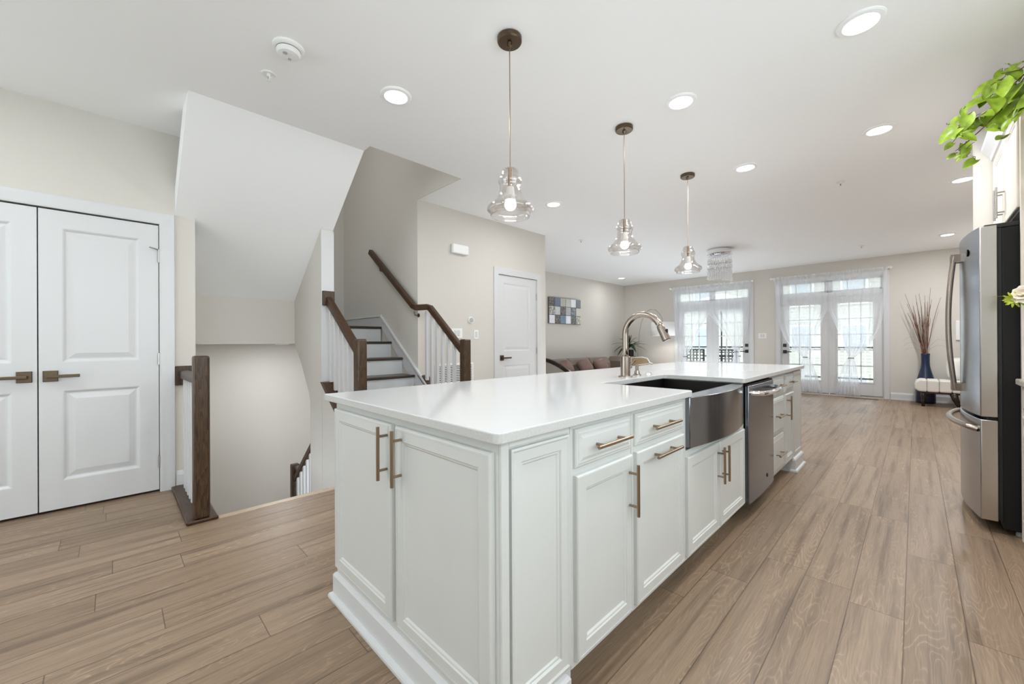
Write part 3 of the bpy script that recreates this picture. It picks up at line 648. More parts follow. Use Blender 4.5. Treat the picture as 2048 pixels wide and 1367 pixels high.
for o_, y in ((dn, FM-.035), (df, FM+.035)):
    zs = [.79+(1.69-.79)*i/20 for i in range(21)]
    k = mb().tube([(frx(y)-.022-.034*math.sin(PI*(.06+.88*i/20)), y, z) for i, z in enumerate(zs)], .0135, 14)
    for z in (.80, 1.665): k.box(frx(y)-.045, frx(y)+.004, y-.012, y+.012, z-.02, z+.032)
    shade_auto(k.build('curved_handle', 'nickel', o_), .8)
k = mb(); ys = [FY0+.05+(FY1-FY0-.10)*i/20 for i in range(21)]; h = .60
k.tube([(frx(ys[0])+.002, ys[0], h-.01), (frx(ys[0])-.03, ys[0]+.003, h)] + [(frx(y)-.03-.022*math.sin(PI*i/20), y, h) for i, y in enumerate(ys) if 0 < i < 20] + [(frx(ys[-1])-.03, ys[-1]-.003, h), (frx(ys[-1])+.002, ys[-1], h-.01)], .017, 12)
shade_auto(k.build('drawer_handle', 'nickel', fz), .9)
bd = mb().lathe([(.022, -.004), (.022, -.001), (.0195, -.001), (.0195, -.0025), (.012, -.0025)], (frx(3.80)-.0005, 3.80, 1.665), 28, 'x'); bd = bd.build('badge', 'iron', dn)
def letters(txt, size, loc, rot, m, parent, name='badge_letters'):
    cu = bpy.data.curves.new(name, 'FONT'); cu.body = txt; cu.size = size; cu.align_x = 'CENTER'; cu.align_y = 'CENTER'; cu.extrude = .0006
    t = bpy.data.objects.new('tmp', cu); C.objects.link(t); dg = bpy.context.evaluated_depsgraph_get(); me = bpy.data.meshes.new_from_object(t.evaluated_get(dg))
    bpy.data.objects.remove(t); o = bpy.data.objects.new(name, me); me.materials.clear(); me.materials.append(M[m]); C.objects.link(o)
    off = Vector((0, 0, 0)); p = parent
    while p is not None: off += p.location; p = p.parent
    o.parent = parent; o.location = Vector(loc)-off; o.rotation_euler = rot; return o
letters('GE', .022, (frx(3.80)-.005, 3.80, 1.665), (PI/2, 0, -PI/2), 'chrome', bd)
for y in (FY0+.05, FY1-.05): mb().lathe([(.018, 0), (.02, .01), (.014, .036)], (.42, y, 0), 14).build('foot', 'grey', fr)
# over-fridge cabinet
oc = thing('wall_cabinet', 'cream cabinet over the refrigerator with two doors and white crown', 'cabinet', (.73, 4.08, 1.865))
B(.425, 1.045, 3.60, 4.57, 1.862, 2.45).build('cabinet_body', 'cream', oc, bevel=.002)
d = cab_front(oc, 'door', nx(.424), 3.605, 4.083, 1.866, 2.425, P0, 'cream'); pull(d, (.406, 4.045, 2.005), (0, 0, 1), (-1, 0, 0), .20, 'hinge')
d = cab_front(oc, 'door', nx(.424), 4.089, 4.566, 1.866, 2.425, P0, 'cream'); pull(d, (.406, 4.127, 2.005), (0, 0, 1), (-1, 0, 0), .20, 'hinge')
cr = mb().prism([(.425, 2.425), (.398, 2.435), (.392, 2.46), (.355, 2.51), (.350, 2.53), (.425, 2.53)], 'y', 3.60, 4.58); cr.build('crown_moulding', 'trim', oc)
tp = tag(B(.415, 1.045, 3.565, 3.592, 0, 2.47).build('fridge_panel', 'cream', bevel=.002), 'tall cream panel standing against the near side of the refrigerator', 'panel')
bc = thing('base_cabinet', 'cream base cabinet beside the refrigerator at the right edge', 'cabinet', (.73, 3.1, 0))
B(.43, 1.045, 2.66, 3.56, .10, .87).build('cabinet_body', 'cream', bc, bevel=.002); B(.51, 1.04, 2.66, 3.56, 0, .10).build('toe_kick', 'cream', bc)
for a, b in ((2.67, 3.107), (3.113, 3.55)):
    d = cab_front(bc, 'drawer', nx(.429), a, b, .72, .855, R0, 'cream')
    if a < 3: pull(d, (.411, (a+b)/2, .79), (0, 1, 0), (-1, 0, 0), .16, 'hinge')
    d = cab_front(bc, 'door', nx(.429), a, b, .12, .70, P0, 'cream'); pull(d, (.411, b-.03 if a < 3 else a+.03, .56), (0, 0, 1), (-1, 0, 0), .19, 'hinge')
tag(B(.392, 1.045, 2.62, 3.562, .872, .905).build('worktop', 'stone', bevel=.006), 'beige counter beside the refrigerator at the right edge', 'worktop')
uc = thing('wall_cabinet', 'cream wall cabinet above the beige counter at the right edge', 'cabinet', (.88, 3.1, 1.4))
B(.73, 1.045, 2.66, 3.56, 1.40, 2.45).build('cabinet_body', 'cream', uc, bevel=.002)
for a, b in ((2.67, 3.107), (3.113, 3.55)):
    d = cab_front(uc, 'door', nx(.729), a, b, 1.41, 2.43, P0, 'cream'); pull(d, (.711, b-.03 if a < 3 else a+.03, 1.53), (0, 0, 1), (-1, 0, 0), .19)

# ------------------------------------------------------------------ ceiling fixtures
def downlight(x, y, label, group=None, z=ZC, r=.1, w=None):
    t = thing('recessed_light', label, 'ceiling light', (x, y, z), group)
    mb().lathe([(r, 0), (r, -.004), (r*.94, -.010), (r*.74, -.013), (r*.70, -.008), (r*.70, 0)], (x, y, z), 40).build('trim_ring', 'ring', t)
    mb().lathe([(r*.71, -.009), (r*.40, -.0105), (.001, -.011)], (x, y, z), 40).build('lens', 'lens', t)
    L = bpy.data.lights.new('lamp', 'AREA'); L.shape = 'DISK'; L.size = r*1.3; L.energy = w or DOWN_W; L.color = (.94, .975, 1)
    o = bpy.data.objects.new('lamp', L); C.objects.link(o); o.parent = t; o.location = (0, 0, -.016)
    return t
for x, y, lab in ((-2.395, 1.32, 'round recessed light in the ceiling before the stair opening, left of the nearest pendant'),
                  (-1.109, 2.722, 'round recessed light in the ceiling above the middle pendant'),
                  (-.189, 2.704, 'large round recessed light at the top right of the ceiling, nearest of all'),
                  (-.189, 4.175, 'round recessed light left of the hanging green vine'),
                  (-1.109, 4.184, 'round recessed light right of the farthest pendant'),
                  (-2.985, 3.666, 'round recessed light between the nearest pendant and the single white door'),
                  (.345, 6.071, 'round recessed light just left of the cream cabinet, below the vine'),
                  (.355, 9.07, 'small round recessed light just left of the refrigerator top'),
                  (-5.25, 9.15, 'small round recessed light in the far corner over the sofa'),
                  (-.189, .7, 'added recessed fill light overhead by the camera, out of view'),  # this and the next two are unseen fill lamps, added for brightness
                  (-1.109, -.9, 'added recessed fill light behind the camera above the island side, out of view'),
                  (-2.9, -.9, 'added recessed fill light behind the camera above the closet side, out of view')):
    downlight(x, y, lab, 'recessed ceiling lights', w={6.071: 22, 9.07: 24, 4.175: 13, 4.184: 13, 9.15: 5.5}.get(y))
downlight(-5.22, 1.40, 'small recessed light under the header above the lower stairs', z=1.118, r=.075, w=7.5)
downlight(-4.5, .95, 'added recessed fill light in the ceiling of the upper stair shaft, out of view', z=4.2, w=8.5)  # unseen lamp added to lift the grey of the stair shaft
# pendants
def pendant(x, y, label):
    t = thing('pendant_light', label, 'pendant light', (x, y, ZC), 'glass pendants over the island')
    mb().lathe([(.062, 0), (.065, -.003), (.065, -.024), (.060, -.030), (.014, -.031), (.011, -.045), (.004, -.048)], (x, y, ZC), 36).build('canopy', 'bronze', t)
    mb().tube([(x, y, ZC-.04), (x, y, 2.045)], .0028, 8).build('cord', 'brass', t)
    prof = [(.012, 2.046), (.030, 2.043), (.042, 2.033), (.049, 2.012), (.051, 1.998), (.058, 1.993), (.062, 1.982), (.062, 1.968), (.057, 1.960), (.054, 1.950), (.055, 1.930), (.061, 1.905), (.073, 1.880), (.090, 1.862), (.112, 1.845), (.119, 1.838), (.123, 1.828), (.122, 1.818), (.114, 1.810), (.106, 1.802), (.103, 1.790)]
    mb().lathe([(r, z) for r, z in prof], (x, y, 0), 48, cap=False).build('glass_shade', 'shade', t, smooth=True, solid=.0035)
    mb().lathe([(.010, 2.05), (.012, 2.045), (.012, 1.945), (.010, 1.94)], (x, y, 0), 20).build('stem', 'brass', t)
    mb().lathe([(.019, 1.945), (.021, 1.93), (.024, 1.90), (.028, 1.875)], (x, y, 0), 24).build('lamp_holder', 'white', t)
    mb().sphere((x, y, 1.852), .031, 3).build('bulb', 'bulb', t, smooth=True)
    L = bpy.data.lights.new('lamp', 'POINT'); L.shadow_soft_size = .034; L.energy = PEND_W; L.color = (1, .975, .94)
    o = bpy.data.objects.new('lamp', L); C.objects.link(o); o.parent = t; o.location = (0, 0, 1.852-ZC)
    return t
pendant(-1.516, 1.501, 'clear glass bell pendant nearest the camera')
pendant(-1.545, 2.743, 'clear glass bell pendant in the middle of the row')
pendant(-1.554, 3.965, 'clear glass bell pendant farthest along the island')
# smoke detector, sprinklers
s = thing('smoke_detector', 'white round smoke detector on the ceiling above the stair guard', 'smoke detector', (-2.416, .686, ZC))
mb().lathe([(.078, 0), (.078, -.010), (.070, -.016), (.060, -.018)], (-2.416, .686, ZC), 40).build('base', 'white', s)
mb().lathe([(.058, -.018), (.060, -.022), (.060, -.034), (.052, -.044), (.030, -.048), (.001, -.048)], (-2.416, .686, ZC), 40).build('cover', 'white', s)
mb().lathe([(.059, -.017), (.0605, -.019), (.059, -.0215)], (-2.416, .686, ZC), 40).build('slot', 'dark', s)
mb().lathe([(.012, -.0475), (.012, -.050), (.004, -.051)], (-2.40, .665, ZC), 16).box(-2.445, -2.428, .69, .705, ZC-.0495, ZC-.047).build('test_button', 'grey', s)
def sprinkler(x, y, label):
    t = thing('fire_sprinkler', label, 'sprinkler', (x, y, ZC), 'ceiling fire sprinklers')
    mb().lathe([(.040, 0), (.038, -.004), (.030, -.006), (.022, -.001)], (x, y, ZC), 28).build('escutcheon', 'white', t)
    mb().lathe([(.010, 0), (.010, -.014), (.006, -.018)], (x, y, ZC), 14).tube([(x-.012, y, ZC-.012), (x-.010, y, ZC-.03), (x, y, ZC-.04)], .003, 8).tube([(x+.012, y, ZC-.012), (x+.010, y, ZC-.03), (x, y, ZC-.04)], .003, 8).lathe([(.014, -.040), (.015, -.043), (.004, -.044)], (x, y, ZC), 16).build('head', 'white', t)
    mb().tube([(x, y, ZC-.016), (x, y, ZC-.038)], .0035, 8).build('heat_bulb', 'twig', t)
sprinkler(-2.738, .668, 'fire sprinkler beside the smoke detector')
sprinkler(-.532, 5.281, 'fire sprinkler between two rows of recessed lights on the right')
sprinkler(-3.747, 5.288, 'fire sprinkler near the corner of the hall wall')
sprinkler(-.64, 9.07, 'small fire sprinkler farthest away, above the right French doors')
# chandelier
cx, cy = -2.43, 7.6
t = thing('chandelier', 'crystal chandelier on the ceiling before the left French doors', 'chandelier', (cx, cy, ZC))
mb().lathe([(.185, 0), (.19, -.01), (.19, -.075), (.185, -.082)], (cx, cy, ZC), 44).build('ceiling_plate', 'chrome', t)
mb().lathe([(.195, -.082), (.202, -.09), (.195, -.105), (.17, -.112), (.001, -.114)], (cx, cy, ZC), 44).build('mirror_dish', 'chrome', t)
random.seed(5); k = mb()
for i in range(30):
    a = i/30*2*PI; r = .185; bot = 2.27-.13*(i/30)
    x, y = cx+r*math.cos(a+.9), cy+r*math.sin(a+.9)
    z = 2.60; j = 0
    while z > bot:
        tier = (z < 2.565 and z > 2.50) or (z < 2.47 and z > 2.41) or z < 2.385
        if tier: k.sphere((x+random.uniform(-.006, .006), y+random.uniform(-.006, .006), z), .0155, 1, (1, 1, 1.2))
        z -= .030
for i in range(26):
    a = i*2.4; r = .17*math.sqrt((i+.5)/26); z = 2.385
    while z > 2.29-.1*((i*7) % 26)/26: k.sphere((cx+r*math.cos(a), cy+r*math.sin(a), z), .011, 1); z -= .024
tag(k.build('crystal_strands', 'crystal', t), kind='stuff')
k = mb()
for z in (2.57, 2.475, 2.39): k.tube([(cx+.187*math.cos(i/36*2*PI), cy+.187*math.sin(i/36*2*PI), z) for i in range(37)], .004, 6)
for i in range(12): a = i/12*2*PI; k.tube([(cx+.187*math.cos(a), cy+.187*math.sin(a), 2.63), (cx+.187*math.cos(a), cy+.187*math.sin(a), 2.39)], .0015, 5)
k.build('wire_frame', 'chrome', t)

# ------------------------------------------------------------------ hall wall fittings
t = thing('door_chime', 'white box chime high on the hall wall', 'chime', (XD, 3.02, 2.26)); B(XD, XD+.05, 2.90, 3.145, 2.205, 2.32).build('cover', 'white', t, bevel=.014, seg=3)
t = thing('thermostat', 'round white thermostat on the hall wall', 'thermostat', (XD, 3.2, 1.403))
mb().lathe([(.044, 0), (.044, .012), (.040, .020)], (XD, 3.2, 1.403), 32, 'x').build('ring', 'white', t); mb().lathe([(.032, .019), (.031, .024), (.001, .026)], (XD, 3.2, 1.403), 32, 'x').build('dial', 'grey', t)
def switch(mp, u, v, n, label, name='light_switch'):
    t = thing(name, label, 'light switch', mp(u, v, 0)); w = .036+.046*(n-1)
    k = mb(); k.loops(mp, u-w, u+w, v-.058, v+.058, [(0, 0), (0, .004), (.003, .007)]); k.build('cover_plate', 'white', t)
    for i in range(n):
        c0 = u+(i-(n-1)/2)*.046; k = mb(); k.loops(mp, c0-.016, c0+.016, v-.033, v+.033, [(0, .0), (0, .008), (.002, .010)]); k.build('rocker', 'trim', t)
        k = mb(); k.loops(mp, c0-.018, c0+.018, v-.035, v+.035, [(0, .0), (0, .0075)]); k.build('rocker_slot', 'grey', t)
switch(px(XD), 2.985, 1.235, 2, 'double white light switch on the hall wall just above the stair newel')
switch(px(XD), 3.29, 1.222, 1, 'single white light switch below the round thermostat')
switch(ny(YF), -2.456, 1.244, 2, 'double white light switch between the two French doors')
t = thing('return_air_grille', 'white louvred air grille low on the hall wall behind the balusters', 'vent', (XD, 2.95, .5))
k = mb(); k.loops(px(XD), 2.66, 3.235, .20, .87, [(0, 0), (0, .010), (.006, .014), (.024, .014), (.026, .004)], cap=False); k.build('frame', 'white', t)
B(XD, XD+.002, 2.68, 3.215, .22, .85).build('backing', 'dark', t)
k = mb()
for i in range(30): z = .232+.0208*i; k.prism([(XD+.003, z), (XD+.012, z-.008), (XD+.013, z-.006), (XD+.004, z+.003)], 'y', 2.684, 3.21)
k.box(XD+.002, XD+.013, 2.94, 2.955, .22, .85); k.build('louvres', 'white', t)
t = thing('wall_intercom', 'white box on the far wall at the edge of the refrigerator', 'wall box', (.535, YF, 1.28)); B(.50, .60, YF-.03, YF, 1.12, 1.46).build('cover', 'white', t, bevel=.008)
t = thing('floor_register', 'dark floor vent before the French doors near the bench', 'vent', (-.74, 10.24, 0))
k = mb().box(-.99, -.49, 10.19, 10.29, 0, .004); k.build('plate', 'bronze', t)
k = mb()
for i in range(24): x = -.975+.02*i; k.box(x, x+.008, 10.205, 10.275, .004, .0055)
k.build('slots', 'dark', t)

# ------------------------------------------------------------------ curtains
def curtain_rod(x0, x1, label):
    t = thing('curtain_rod', label, 'curtain rod', ((x0+x1)/2, YF-.07, 2.505)); z = 2.505
    mb().tube([(x0, YF-.07, z), (x1, YF-.07, z)], .010, 12).build('rod', 'white', t)
    for x in (x0-.012, x1+.012): mb().sphere((x, YF-.07, z), .026, 3).build('finial', 'white', t, smooth=True)
    for x in (x0+.03, x1-.03): mb().box(x-.01, x+.01, YF-.07, YF, z-.022, z-.008).box(x-.016, x+.016, YF-.006, YF, z-.04, z+.03).build('bracket', 'white', t)
curtain_rod(-4.54, -2.64, 'white curtain rod over the French doors nearer the sofa corner')
curtain_rod(-2.25, -.335, 'white curtain rod over the French doors nearer the bench')
def curtain(xl, xr, tx, tz, bl, br, inner, label, seed):
    random.seed(seed); t = thing('sheer_curtain', label, 'curtain', ((xl+xr)/2, YF-.07, 0), 'sheer white curtains')
    k = mb(); NU, NV = 120, 60; zt, zb = 2.525, .03; ph = random.uniform(0, 6)
    def edge(s, outer):
        if outer: return .2*s+.8*s**5
        return max(0, (s-.44)/.56)**.9
    grid = []
    for j in range(NV+1):
        z = zt+(zb-zt)*j/NV; row = []
        if z >= tz:
            s = (zt-z)/(zt-tz); eL = edge(s, inner > 0); eR = edge(s, inner < 0)
            L = xl+(tx-.035-xl)*eL; Rr = xr+(tx+.035-xr)*eR; amp = .007+.011*s
        else:
            s = (tz-z)/(tz-zb); q = s**.6; L = (tx-.035)+(bl-tx+.035)*q; Rr = (tx+.035)+(br-tx-.035)*q; amp = .018+.010*s
        near = math.exp(-((z-tz)/.10)**2); amp *= (1-.35*near)
        for i in range(NU+1):
            u = i/NU; x = L+(Rr-L)*u
            y = YF-.090 + amp*(math.sin(2*PI*7*u+ph+.5*math.sin(2.2*z)) + .3*math.sin(2*PI*13*u+2*ph+.3*z)) - .028*near*math.sin(PI*u)
            if z > 2.45: y = YF-.096+.007*math.sin(2*PI*14*u+ph)
            row.append(k.bm.verts.new((x, min(y, YF-.05), z)))
        grid.append(row)
    for a, b in zip(grid, grid[1:]):
        for i in range(NU): k.bm.faces.new((a[i], a[i+1], b[i+1], b[i]))
    k.build('sheer_panel', 'sheer', t, smooth=True, recalc=False)
    k = mb(); rg = [(tx+.042*math.cos(a*2*PI/24), YF-.085+.036*math.sin(a*2*PI/24), tz) for a in range(25)]; k.tube(rg, .008, 8); k.build('tieback', 'bronze', t)
curtain(-4.48, -3.598, -4.168, .735, -4.32, -4.02, 1, 'sheer white curtain panel nearest the white arc lamp shade', 1)
curtain(-3.592, -2.675, -2.974, .872, -3.12, -2.83, -1, 'sheer white curtain panel just left of the wall switch', 2)
curtain(-2.205, -1.268, -1.648, .775, -1.80, -1.36, 1, 'sheer white curtain panel directly beyond the island end', 3)
curtain(-1.262, -.36, -.903, .775, -1.16, -.76, -1, 'rightmost sheer white curtain panel, nearest the branch vase', 4)

# ------------------------------------------------------------------ living room
# artwork
t = thing('wall_art', 'patchwork wall art of blue, grey and white tiles above the sofa', 'artwork', (XL, 7.72, 1.86))
AX = XL; a0, a1, z0, z1 = 7.08, 8.31, 1.555, 2.165
B(AX, AX+.04, a0, a1, z0, z1).build('canvas', mat('dark_canvas', (.16, .15, .14), .8), t)
tiles = [[(.16, .15, .14), (.17, .20, .30), (.50, .50, .46), (.60, .59, .54), (.85, .87, .92), (.22, .24, .26)],
         [(.42, .41, .37), (.62, .64, .64), (.17, .17, .16), (.48, .49, .50), (.24, .26, .28), (.66, .64, .57)],
         [(.86, .88, .95), (.16, .16, .14), (.20, .29, .38), (.85, .88, .95), (.18, .18, .18), (.52, .50, .44)]]
bus = {(0, 0), (1, 0), (1, 2), (2, 1), (2, 4), (2, 5), (1, 4)}
for r in range(3):
    for c_ in range(6):
        m = mat('tile_paint', tiles[r][c_], .5, var=.75 if (r, c_) in bus else .08, vscale=26 if (r, c_) in bus else 6, bump=.1, bscale=40)
        w_, h_ = (a1-a0)/6, (z1-z0)/3; u0 = a0+w_*c_; v1 = z1-h_*r
        k = mb(); k.loops(px(AX+.04), u0+.006, u0+w_-.006, v1-h_+.006, v1-.006, [(0, 0), (0, .006), (.004, .009)]); k.build('tile', m, t)
# sofa
t = thing('sofa', 'taupe leather sofa with a sweeping dark wood arm below the wall art', 'sofa', (-5.35, 7.8, 0))
B(-5.80, -4.86, 6.45, 9.0, .10, .30).build('base', 'leather', t, bevel=.03)
for y0, y1 in ((6.50, 7.31), (7.32, 8.13), (8.14, 8.97)):
    B(-5.55, -4.84, y0, y1, .29, .45).build('seat_cushion', 'leather', t, bevel=.05, seg=4)
    mb().prism([(-5.72, .40), (-5.44, .40), (-5.46, .60), (-5.54, .735), (-5.64, .75), (-5.74, .70)], 'y', y0, y1).build('back_cushion', 'leather', t, bevel=.035, seg=4)
k = mb().sweep([(-5.60+.85*i/16, 6.40, .765-.30*(i/16)**2) for i in range(17)], .09, .075); k.build('wood_arm', 'ebony', t, bevel=.012)
mb().prism([(-5.70, .05)] + [(-5.60+.83*i/12, .73-.30*(i/12)**2) for i in range(13)] + [(-4.80, .05)], 'y', 6.37, 6.45).build('arm_panel', mat('pale_arm_upholstery', (.50, .47, .42), .6), t, bevel=.008)
for x in (-5.68, -4.93):
    for y in (6.55, 8.9): mb().lathe([(.022, 0), (.032, .11)], (x, y, 0), 14).build('leg', 'ebony', t)
def cushion(x, y, z, s, th, yaw, tilt, label, m, roll=0):
    k = mb(); n = 10; gr = []
    for side in (1, -1):
        g_ = []
        for i in range(n+1):
            row = []
            for j in range(n+1):
                a, b = 2*i/n-1, 2*j/n-1; e = (1-abs(a)**3)*(1-abs(b)**3); pin = 1-.20*(a*a*b*b)
                row.append(k.bm.verts.new((side*th*.5*max(e, 0)**.5, a*s/2*pin, b*s/2*pin)))
            g_.append(row)
        gr.append(g_)
    for g_ in gr:
        for i in range(n):
            for j in range(n): k.bm.faces.new((g_[i][j], g_[i+1][j], g_[i+1][j+1], g_[i][j+1]))
    bmesh.ops.remove_doubles(k.bm, verts=k.bm.verts, dist=1e-4)
    rot = Matrix.Rotation(yaw, 4, 'Z') @ Matrix.Rotation(tilt, 4, 'Y') @ Matrix.Rotation(roll, 4, 'X')
    for v in k.bm.verts: v.co = rot @ v.co + Vector((x, y, z))
    o = k.build('throw_pillow', m, smooth=True); tag(o, label, 'pillow'); return o
for y, lab in ((6.86, 'dusty brown pink throw pillow on the sofa beside the dark wood arm'), (7.58, 'dusty brown pink throw pillow in the middle of the sofa'), (8.24, 'dusty brown pink throw pillow on the sofa nearest the potted plant')):
    cushion(-5.28, y, .565, .37, .19, -.45, -.55, lab, 'pink', .32)
t = thing('corner_sofa', 'taupe leather sofa section in the far corner before the potted plant', 'sofa', (-5.3, 9.8, 0))
B(-5.80, -5.03, 9.40, 9.93, .08, .42).build('base', 'leather', t, bevel=.05, seg=3)
mb().prism([(9.50, .40), (9.32, .40), (9.33, .62), (9.40, .745), (9.47, .745), (9.52, .68)], 'x', -5.78, -5.04).build('back_cushion', 'leather', t, bevel=.04, seg=4)
for x in (-5.7, -5.09):
    for y in (9.5, 9.85): mb().lathe([(.02, 0), (.03, .09)], (x, y, 0), 12).build('leg', 'ebony', t)
t = thing('cane_chair', 'tan cane backed chair between faucet and lamp shade', 'chair', (-4.72, 9.3, 0))
k = mb(); pp = [(-4.95+.42*i/12, 9.15+.05*math.sin(PI*i/12), 0) for i in range(13)]
k.prism([(-4.97, .50), (-4.55, .50), (-4.535, .62), (-4.58, .70), (-4.70, .725), (-4.97, .725)], 'y', 9.13, 9.18); k.build('cane_back', 'rattan', t, bevel=.02, seg=3)
mb().tube([(-4.985, 9.155, .0), (-4.985, 9.155, .73), (-4.70, 9.155, .742), (-4.575, 9.155, .715), (-4.515, 9.155, .63), (-4.525, 9.155, .45), (-4.53, 9.155, 0)], .017, 10).build('frame', 'linen', t)
B(-4.98, -4.53, 9.16, 9.62, .40, .47).build('seat', 'ivory', t, bevel=.02)
for x in (-4.96, -4.55): mb().tube([(x, 9.60, 0), (x, 9.60, .42)], .017, 10).build('leg', 'linen', t)
# plant on a stand
t = thing('plant_stand', 'slim dark stand carrying the potted plant behind the sofa', 'stand', (-5.62, 10.12, 0))
B(-5.75, -5.47, 9.99, 10.26, .70, .725).build('top', 'ebony', t, bevel=.004)
for x in (-5.73, -5.49):
    for y in (10.01, 10.24): B(x-.012, x+.012, y-.012, y+.012, 0, .70).build('leg', 'ebony', t)
t = thing('potted_plant', 'dark leaved houseplant in a black pot in the far corner', 'plant', (-5.61, 10.12, .725))
pc = (-5.61, 10.12, .725)
mb().prism([(-5.72, 10.01), (-5.50, 10.01), (-5.50, 10.23), (-5.72, 10.23)], 'z', .725, .90).build('pot', 'black', t, bevel=.01)
B(-5.70, -5.52, 10.03, 10.21, .895, .904).build('soil', 'soil', t)
random.seed(9); k = mb()
def blade(k, base, az, L, up, w, droop, n=9):
    pts = []
    for i in range(n+1):
        s = i/n; r = L*s*math.cos(up)*(1+.15*s); z = L*s*math.sin(up)-droop*L*s*s
        pts.append((Vector((base[0]+r*math.cos(az), base[1]+r*math.sin(az), base[2]+z)), w*math.sin(PI*min(1, .12+.88*s))**.7 if i < n else .002))
    sd = Vector((-math.sin(az), math.cos(az), 0)); L_, R_, Mi = [], [], []
    for p, ww in pts:
        L_.append(k.bm.verts.new(p-sd*ww/2+Vector((0, 0, ww*.12)))); R_.append(k.bm.verts.new(p+sd*ww/2+Vector((0, 0, ww*.12)))); Mi.append(k.bm.verts.new(p))
    for i in range(n): k.bm.faces.new((L_[i], Mi[i], Mi[i+1], L_[i+1])); k.bm.faces.new((Mi[i], R_[i], R_[i+1], Mi[i+1]))
for i in range(46):
    az = i*2.4+random.uniform(-.3, .3); up = random.uniform(.5, 1.25)
    if math.cos(az) < -.5: continue
    if math.sin(az) > .7: continue
    blade(k, (pc[0], pc[1], .92+.10*random.random()), az, random.uniform(.36, .62), up, .078, random.uniform(.35, .95))
for i in range(6): blade(k, (pc[0], pc[1], .95), i*1.1, .42, 1.35, .06, .12)
k.build('leaves', 'leaf_dark', t, smooth=True)
mb().tube([(pc[0], pc[1], .89), (pc[0]+.01, pc[1], 1.05)], [.02, .014], 10).build('stalk', 'stem', t)
# arc lamp
lx, ly = -5.18, 9.86
t = thing('arc_floor_lamp', 'arched floor lamp with a white drum shade before the far corner', 'floor lamp', (lx, ly, 0))
mb().lathe([(.15, 0), (.15, .02), (.13, .03), (.02, .034)], (lx, ly, 0), 36).build('base', 'hinge', t)
arc = [(lx, ly, .03), (lx, ly, .6), (lx+.01, ly, 1.0), (lx+.04, ly, 1.35), (lx+.09, ly, 1.60), (lx+.17, ly, 1.80), (lx+.28, ly, 1.93), (lx+.39, ly, 1.965), (lx+.50, ly, 1.93), (lx+.60, ly, 1.83), (lx+.66, ly, 1.72), (lx+.68, ly, 1.62)]
mb().tube(arc, .008, 10).build('arched_arm', 'hinge', t, smooth=True)
sx = lx+.68
mb().lathe([(.275, 1.61), (.285, 1.27)], (sx, ly, 0), 48, cap=False).build('drum_shade', 'linen', t, solid=.004, smooth=True)
mb().sphere((sx, ly, 1.45), .035, 2).build('bulb', 'bulb', t, smooth=True); L = bpy.data.lights.new('lamp', 'POINT'); L.shadow_soft_size = .04; L.energy = 32; L.color = (1, .985, .96); o = bpy.data.objects.new('lamp', L); C.objects.link(o); o.parent = t; o.location = (sx-lx, 0, 1.45)
mb().lathe([(.272, 1.602), (.02, 1.605), (.02, 1.62)], (sx, ly, 0), 40).build('shade_top', 'linen', t)
# bench
t = thing('bench', 'ivory channel tufted bench on dark legs by the far wall', 'bench', (.5, 9.95, 0))
k = mb(); n = 7; x0, x1 = -.01, 1.0
for i in range(n):
    a, b = x0+(x1-x0)*i/n, x0+(x1-x0)*(i+1)/n
    if i == 0: k.prism([(a, .30), (a+.04, .255), (b, .25), (b, .45), (a+.06, .455), (a+.015, .42), (a-.005, .36)], 'y', 9.72, 10.18)
    else: k.prism([(a+.002, .25), (b, .25), (b, .45), (a+.002, .45)], 'y', 9.72, 10.18)
k.build('tufted_seat', 'ivory', t, bevel=.022, seg=4)
mb().prism([(.05, .25), (.09, .225), (.5, .22), (.97, .225), (.99, .25)], 'y', 9.75, 10.15).build('seat_rail', 'ebony', t)
for x, dx in ((.09, .0), (.93, .05)):
    for y in (9.77, 10.12): mb().tube([(x, y, .24), (x, y, .18), (x+dx*.3, y, .10), (x+dx, y, .0)], [.032, .028, .018, .022], 12).build('leg', 'ebony', t, smooth=True)
mb().tube([(.44, 9.77, .24), (.46, 9.77, .15), (.52, 9.77, .0)], [.05, .04, .028], 12).build('leg', 'ebony', t, smooth=True)
cushion(.56, 10.06, .635, .40, .13, PI/2+.15, .28, 'ivory throw pillow leaning at the back of the bench', 'ivory')
cushion(.70, 9.93, .62, .36, .12, PI/2-.1, .25, 'patterned black and white pillow on the bench at the refrigerator edge', mat('black_white_weave', (.35, .35, .35), .7, var=.95, vscale=12, stretch=(1, 1, 6)))
